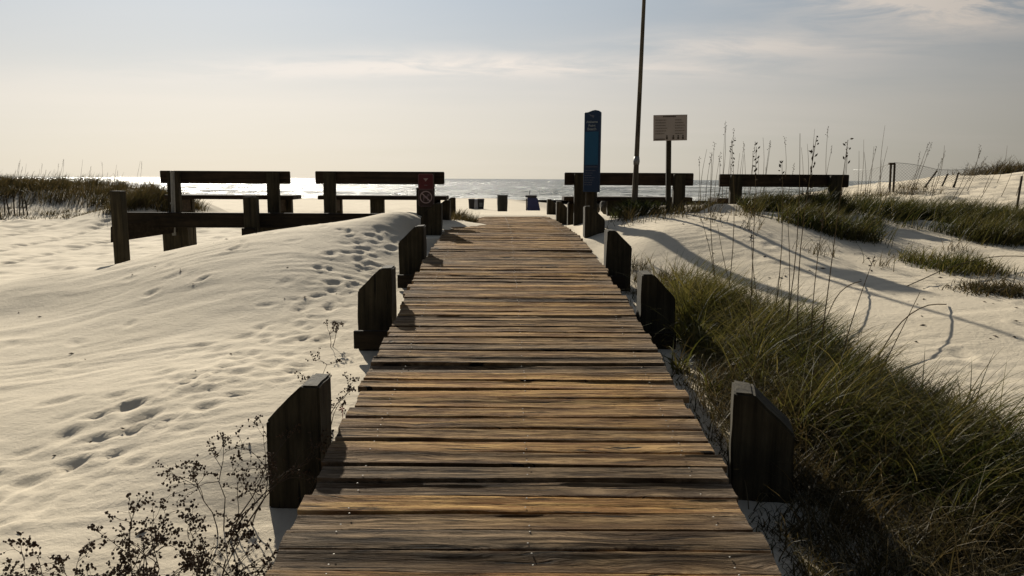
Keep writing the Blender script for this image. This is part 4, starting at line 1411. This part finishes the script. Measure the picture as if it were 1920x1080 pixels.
GN = 'tall sea oat stalks rising from the near grass'
NEAR_LB = ['seed-headed sea oat stalk crossing the left half of the rightmost bench', 'tall bare stalk crossing the middle of the rightmost bench', 'thinner seed-headed stalk just right of the one crossing the left half of the rightmost bench',
           'sea oat stalk carrying the largest dark seed head against the sky', 'nearest seed-headed stalk left of the rightmost bench', 'tall bare stalk at the left end of the rightmost bench',
           'short bare stalk over white sand, leftmost of those rising from the near grass', 'short bare stalk leaning right over white sand, beside the leftmost one', 'mid-height stalk over white sand with a tiny seed tuft',
           'seed-headed stalk leaning right across the right end of the rightmost bench', 'long stem leaning strongly right over the white sand', 'lowest, longest leaning stem, reaching right over the near grass',
           'mid-height leaning stalk in the middle of the near grass with a small head', 'mid-height bare upright stalk in front of the dark dune grass']
near_st = [(1418, 275, 1400, 5.2, 1.2), (1500, 250, 1458, 5.0, 0), (1466, 300, 1440, 5.6, 1.0), (1531, 258, 1500, 4.7, 1.9), (1372, 262, 1352, 6.2, 1.2),
           (1335, 285, 1350, 6.4, 0), (1312, 400, 1338, 6.6, 0), (1345, 420, 1385, 6.4, 0), (1408, 430, 1424, 6.2, 0.6), (1590, 262, 1530, 4.6, 0.8),
           (1640, 480, 1560, 4.4, 0.5), (1725, 548, 1600, 4.0, 0), (1545, 400, 1520, 4.8, 0.6), (1475, 380, 1470, 5.6, 0)]
for i, (tx, ty, bx0, d_, hd) in enumerate(near_st):
    X = (bx0 - 960) / 1400 * d_ * 1.03
    base = Vector((X, d_, gz(X, d_)))
    tip = at(tx, ty, d_ - 0.1)
    if (tip - base).length > 1.7: tip = base + (tip - base).normalized() * 1.7
    lb = NEAR_LB[i]
    g = GN
    if i == 3:
        lb, g = 'sea oat stalk carrying the largest dark seed head against the sky', None
    sea_oat(base, tip, hd, lb, g, 0.0042)
GF = 'distant sea oat stalks behind the rightmost bench'
for i in range(44):
    d_ = random.uniform(12.2, 14.5)
    px = random.uniform(1360, 1660) if i < 34 else random.uniform(1300, 1365)
    X = (px - 960) / 1400 * d_
    base = Vector((X, d_, gz(X, d_)))
    tipp = at(px + random.uniform(2, 26), random.choice((random.uniform(225, 290), random.uniform(260, 320))), d_)
    sea_oat(base, tipp, random.choice((0, 0, 0, 0.8, 1.0)), 'thin straw-coloured sea oat stalk standing behind the rightmost bench', GF, 0.0055)
GL = 'sea oat stalks on the left dune'
for i in range(26):
    d_ = random.uniform(31.5, 34)
    px = random.choice((random.uniform(0, 130), random.uniform(20, 270)))
    X = (px - 960) / 1400 * d_
    base = Vector((X, d_, gz(X, d_)))
    tipp = at(px + random.uniform(-3, 8), random.uniform(297, 325), d_)
    sea_oat(base, tipp, random.choice((0, 1.2, 1.6)), 'faint thin sea oat stalk on the brown dune at left', GL, 0.010)
GR = 'sea oat stalks on the far right dune'
for i in range(16):
    d_ = random.uniform(14, 19)
    px = random.uniform(1690, 1915)
    X = (px - 960) / 1400 * d_
    base = Vector((X, d_, gz(X, d_)))
    tipp = base + Vector((random.uniform(0.1, 0.4), 0, random.uniform(0.6, 1.1)))
    sea_oat(base, tipp, random.choice((0, 1.0, 1.4)), 'leaning pale sea oat stalk on the far right dune', GR, 0.006)
# fallen stems crossing the sand on the right
fm = [((1240, 640), (1400, 560), 5.0)]
def fallen(p0, p1, lb):
    n = 10
    pts = []
    for t in np.linspace(0, 1, n):
        x, y = p0[0] + (p1[0] - p0[0]) * t, p0[1] + (p1[1] - p0[1]) * t + 0.12 * math.sin(3 * t)
        pts.append(Vector((x, y, gz(x, y) + 0.012 + 0.12 * math.sin(math.pi * t))))
    o = MB().tube([q - pts[0] for q in pts], 0.005, 5).build('fallen_stem', M_STALK)
    o.location = pts[0]
    tag(o, lb, 'stem')
fallen((2.35, 4.8), (3.9, 6.6), 'long bent dry stem arching over the sand right of the near grass')
fallen((2.2, 5.3), (3.5, 7.4), 'second dry stem crossing the white sand above the near grass')
fallen((3.9, 7.3), (6.4, 8.9), 'pale runner stretched over the sand towards the right edge')


# ------------------------------------------------------------------ dry shrubs, bottom left
def shrub(base, spread, height, n_main, seed, lb, lean=(0, 0), dens=1.0):
    r = random.Random(seed)
    root = tag(empty('dry_shrub', base), lb, 'shrub')
    tw, bd = MB(), MB()
    ico = [(0, 0, 1), (0.89, 0, 0.45), (0.28, 0.85, 0.45), (-0.72, 0.53, 0.45), (-0.72, -0.53, 0.45), (0.28, -0.85, 0.45), (0.72, 0.53, -0.45), (-0.28, 0.85, -0.45), (-0.89, 0, -0.45), (-0.28, -0.85, -0.45), (0.72, -0.53, -0.45), (0, 0, -1)]
    icf = [(0, 1, 2), (0, 2, 3), (0, 3, 4), (0, 4, 5), (0, 5, 1), (1, 6, 2), (2, 7, 3), (3, 8, 4), (4, 9, 5), (5, 10, 1), (6, 7, 2), (7, 8, 3), (8, 9, 4), (9, 10, 5), (10, 6, 1), (11, 7, 6), (11, 8, 7), (11, 9, 8), (11, 10, 9), (11, 6, 10)]
    def bud(p):
        s = r.uniform(0.0028, 0.0062)
        bd.add([(p.x + x * s * r.uniform(.7, 1.3), p.y + y * s, p.z + z * s * r.uniform(.8, 1.5)) for x, y, z in ico], icf)
    def leaf(p):
        a = Vector((r.uniform(-1, 1), r.uniform(-1, 1), r.uniform(-.6, 1))).normalized() * r.uniform(0.008, 0.020)
        b = a.cross(Vector((r.random(), r.random(), r.random()))).normalized() * a.length * 0.28
        bd.add([p, p + a * .5 + b, p + a, p + a * .5 - b], [(0, 1, 2, 3)])
    def grow(p, d_, ln, rad, lev):
        pts = [p]
        n = 4
        for i in range(n):
            d_ = (d_ + Vector((r.gauss(0, .22), r.gauss(0, .22), r.gauss(0, .18) - 0.02 * lev))).normalized()
            p = p + d_ * (ln / n)
            pts.append(p)
            if lev < 3 and i > 0 and r.random() < 0.5 * dens:
                d2 = (d_ + Vector((r.gauss(0, .8), r.gauss(0, .8), r.gauss(0.1, .5)))).normalized()
                grow(p, d2, ln * r.uniform(0.4, 0.65), rad * 0.6, lev + 1)
            if lev >= 2 and r.random() < 0.28: bud(p + Vector((r.gauss(0, .006), r.gauss(0, .006), r.gauss(0, .006))))
            if lev >= 1 and r.random() < 0.14: leaf(p)
        tw.tube(pts, [1.25 * rad * (1 - .12 * q) for q in range(len(pts))], 4, False)
        bud(pts[-1])
        if lev < 3:
            for _ in range(2):
                d2 = (d_ + Vector((r.gauss(0, .6), r.gauss(0, .6), r.gauss(0.1, .4)))).normalized()
                grow(p, d2, ln * r.uniform(0.35, 0.55), rad * 0.55, lev + 1)
    for q in range(n_main):
        a = r.uniform(0, 2 * math.pi)
        d_ = Vector((math.cos(a) * spread + lean[0], math.sin(a) * spread + lean[1], 1)).normalized()
        grow(Vector((r.gauss(0, .04), r.gauss(0, .04), -0.02)), d_, height * r.uniform(.6, 1.05), 0.0032, 0)
    tw.build('twigs', M_TWIG, root)
    o = bd.build('buds', M_BUD, root)
    o['kind'] = 'stuff'
    return root


def gp(px, py, d_):
    X = at(px, py, d_).x
    return Vector((X, d_, gz(X, d_)))


shrub(gp(250, 1080, 2.75), 1.1, 0.36, 8, 1, 'sprawling dry shrub with dark buds in the bottom left corner', (-0.25, 0), 0.8)
shrub(gp(130, 1080, 2.62), 1.2, 0.30, 9, 2, 'smallest leftmost dry shrub at the bottom edge', (-0.4, 0))
shrub(gp(330, 1080, 2.7), 1.2, 0.30, 7, 12, 'many-stemmed dry shrub between the sprawling one and the boards', (-0.1, 0), 0.8)
shrub(gp(430, 900, 3.35), 0.7, 0.40, 7, 3, 'taller dry budded shrub leaning on the nearest left post', (-0.1, 0.0))
shrub(gp(400, 1080, 2.9), 0.8, 0.26, 6, 6, 'low dry shrub in front of the taller one, at the bottom edge', (0, 0.1))
shrub(gp(600, 840, 4.15), 0.5, 0.30, 3, 4, 'spindly twig plant between the nearest left post and the boards', (0.2, 0.1), 0.8)
shrub(gp(470, 1075, 2.75), 0.6, 0.16, 3, 5, 'tiny dry sprig just left of the boardwalk at the bottom edge', (0.1, 0.1))
shrub(gp(618, 655, 5.9), 0.6, 0.16, 2, 8, 'tiny sprig on the sand left of the second left post', (0, 0), 0.5)
p = at(641, 766, 4.1)
mb = MB()
for q in range(5):
    a = q * 1.256
    mb.add([(0, 0, 0), (0.012 * math.cos(a - .4), 0, 0.012 * math.sin(a - .4)), (0.02 * math.cos(a), -0.006, 0.02 * math.sin(a)), (0.012 * math.cos(a + .4), 0, 0.012 * math.sin(a + .4))], [(0, 1, 2, 3)])
mb.tube([(0, 0.004, 0), (0.01, 0.01, -(p.z - gz(p.x, 4.1)))], 0.002, 4)
o = mb.build('red_flower', M_RED)
o.location = p
tag(o, 'tiny red flower beside the boards behind the nearest left post', 'flower')

# ------------------------------------------------------------------ fences and stakes
sf = tag(empty('sand_fence', (-20.5, 26.9, gz(-20.5, 26.9))), 'leaning picket sand fence at the foot of the left dune', 'fence')
slat = MB().box(-0.022, 0.022, -0.006, 0.006, -0.15, 1.0).build('slat', M_STAKE, sf, 0.0)
n = 0
for i in range(44):
    x = -24.2 + i * 0.155
    y = 26.9 + 0.25 * math.sin(x)
    o = slat if n == 0 else slat.copy()
    if n: col.objects.link(o)
    n += 1
    o.location = Vector((x, y, gz(x, y) - 0.08 - 0.25 * max(0, (x + 19.5) / 2.5))) - sf.location
    o.rotation_euler = (random.gauss(0, .04), random.gauss(0, .06), 0)
    o.scale = (1, 1, random.uniform(0.8, 1.0))
for zz_ in (0.3, 0.62):
    pts = [Vector((x, 26.9 + 0.25 * math.sin(x) - 0.01, gz(x, 26.9) + zz_)) - sf.location for x in np.linspace(-24.3, -17.5, 16)]
    MB().tube(pts, 0.006, 4).build('wire', M_GALV, sf)

nf = tag(empty('net_fence', at(1672, 357, 17.0)), 'sagging net fence with a double dark post on the right dune', 'fence')
nl = nf.location.copy()
def nadd(mb, name, m):
    o = mb.build(name, m, nf)
    o.location = -nl
    return o
for px in (1669.5, 1676.5):
    a, b = at(px - 1, 360, 17.0), at(px + 1, 307, 17.0)
    nadd(MB().tube([a - Vector((0, 0, .2)), b], 0.024, 8), 'post', M_STAKE)
nadd(px_box(MB(), 1668, 1679, 305, 309, 16.97, 0.06), 'top_block', M_STAKE)
for (x0, y0, x1, y1) in ((1736, 347, 1757, 320), (1766, 350, 1777, 326), (1786, 362, 1797, 324), (1783, 361, 1792, 340)):
    nadd(MB().tube([at(x0 - 2, y0 + 4, 17.6), at(x1, y1, 17.6)], 0.020, 7), 'leaning_stake', M_STAKE)
nadd(MB().tube([at(1789, 359, 17.6), at(1812, 368, 17.4)], 0.018, 7), 'leaning_stake', M_STAKE)
# diamond netting between stakes
def net(pa, pb, ta, tb, nx_, nz_c, sag):
    mb = MB()
    def pt(u, v):
        p = pa.lerp(pb, u); q = ta.lerp(tb, u)
        r_ = p.lerp(q, v)
        return r_ + Vector((0, 0, -sag * math.sin(math.pi * u) * v))
    for i in range(-nz_c, nx_ + 1):
        for s in (1, -1):
            prev = None
            for j_ in range(nz_c + 1):
                u = (i + j_) / nx_ if s == 1 else (i + nz_c - j_) / nx_
                if 0 <= u <= 1:
                    p = pt(u, j_ / nz_c)
                    if prev is not None: mb.tube([prev, p], 0.0028, 3, False)
                    prev = p
                else: prev = None
    mb.tube([pt(u, 1) for u in np.linspace(0, 1, 12)], 0.006, 3, False)
    o = nadd(mb, 'netting', M_GALV)
    o['kind'] = 'stuff'
net(at(1600, 345, 19), at(1672, 355, 17), at(1600, 318, 19), at(1672, 306, 17), 12, 6, 0.06)
net(at(1676, 352, 17), at(1750, 345, 17.6), at(1676, 305, 17), at(1757, 318, 17.6), 13, 8, -0.03)
net(at(1757, 345, 17.6), at(1850, 338, 18.4), at(1757, 318, 17.6), at(1850, 312, 18.4), 16, 6, 0.04)
o = MB().tube([at(1907, 378, 12.6) - Vector((0, 0, .2)), at(1916, 330, 12.6)], 0.018, 7).build('leaning_stake', M_STAKE)
tag(o, 'thin leaning stake at the right edge on the white dune', 'stake')

# rounded stump in the right dark grass
p = at(1672, 400, 12.4)
mb = MB().tube([(0, 0, -0.2), (0, 0, 0.05), (0.0, 0, 0.14), (-0.01, 0, 0.185), (-0.015, 0, 0.205)], [0.125, 0.122, 0.112, 0.08, 0.02], 14)
o = mb.build('tree_stump', simple('stump_wood', (0.045, 0.022, 0.018), 0.9, 0.4, 14, 0.01), None, smooth=True)
o.location = p
tag(o, 'rounded reddish brown stump standing in the dark grass right', 'stump')


def rock(px, py, d_, s, seed, lb, m):
    r = np.random.default_rng(seed)
    bm = bmesh.new()
    bmesh.ops.create_icosphere(bm, subdivisions=3, radius=1)
    P_ = np.array([v.co for v in bm.verts])
    q = 1 + 0.35 * fbm(P_[:, 0] * 1.3 + seed, P_[:, 1] * 1.3 + P_[:, 2], 3, seed)
    for v, k5 in zip(bm.verts, q): v.co = Vector((v.co.x * s[0], v.co.y * s[1], v.co.z * s[2])) * float(k5)
    me = bpy.data.meshes.new('rock'); bm.to_mesh(me); bm.free()
    me.polygons.foreach_set('use_smooth', [True] * len(me.polygons))
    me.materials.append(m)
    o = bpy.data.objects.new('rock', me); col.objects.link(o)
    o.location = at(px, py, d_)
    tag(o, lb, 'rock')
M_ROCK = simple('dark_rock', (0.035, 0.03, 0.022), 0.9, 0.4, 18, 0.01)
rock(1118, 390, 13.2, (0.07, 0.08, 0.09), 1, 'small dark rounded rock just right of the blue sign\'s post', M_ROCK)
rock(1136, 388, 13.4, (0.11, 0.1, 0.12), 2, 'larger dark rounded rock beside the prop of the bench behind the tall pole', M_ROCK)

# low heap of brown seaweed and roots at the right edge
hp = gp(1890, 545, 7.2)
bl = blades('root_heap', np.array([[hp.x, hp.y]]).repeat(900, 0) + rng.normal(0, 1, (900, 2)) * np.array([[0.22, 0.12]]), 0.14, 0.012, M_GRASSD, (0, 0), 1.2, 3, 111, 1.6, lab=('dark heap of roots and dead grass on sand at the right edge', 'roots'))
hp = gp(1835, 535, 7.4)
blades('root_heap', np.array([[hp.x, hp.y]]).repeat(260, 0) + rng.normal(0, 1, (260, 2)) * np.array([[0.10, 0.08]]), 0.12, 0.010, M_GRASSD, (0, 0), 1.2, 3, 112, 1.6, lab=('smaller brown scrap of roots left of the dark heap', 'roots'))
blades('dark_creeper', scatter([(1.12, 3.2), (1.35, 3.2), (1.7, 2.3), (1.5, 2.2), (1.15, 2.7)], 1500, 30, 0.06, 131), 0.16, 0.007, M_GRASSD, (0, 0), 1.4, 4, 132, 1.7, lab=('dark creeper threads on the shaded sand beside the nearest boards, right', 'creeper'))
# leaf litter along the right edge of the boards
lit = scatter([(1.0, 4.9), (1.0, 3.9), (1.12, 3.7), (1.3, 4.1), (1.25, 5.3)], 500, 8, 0.05, 121)
blades('leaf_litter', lit, 0.06, 0.012, M_STRAW, (0, 0), 1.5, 2, 122, 1.0, lab=('dry leaf litter on the sand along the right board ends', 'leaf litter'))

# small dark scraps and shell bits lying on the sand
mb = MB()
rs_ = random.Random(77)
for i in range(260):
    left = i % 2
    x = rs_.uniform(-6, -1.3) if left else rs_.uniform(2.2, 6.5)
    y = rs_.uniform(3.0, 11) if left else rs_.uniform(5, 11)
    if left and rs_.random() < 0.6: continue
    z = gz(x, y)
    s_ = rs_.uniform(0.006, 0.016)
    a = rs_.uniform(0, 6.28)
    dx, dy = math.cos(a) * s_ * rs_.uniform(1, 3), math.sin(a) * s_ * rs_.uniform(1, 3)
    p_ = Vector((x, y, z + 0.002))
    mb.add([p_ - Vector((dx, dy, 0)), p_ + Vector((-dy * .3, dx * .3, 0)), p_ + Vector((dx, dy, 0.004)), p_ + Vector((dy * .3, -dx * .3, 0)), p_ + Vector((0, 0, s_ * 0.8))],
           [(0, 4, 1), (1, 4, 2), (2, 4, 3), (3, 4, 0), (0, 1, 2, 3)])
o = mb.build('sand_debris', M_TWIG)
tag(o, 'tiny dark scraps scattered over the sand', 'debris', kind='stuff')
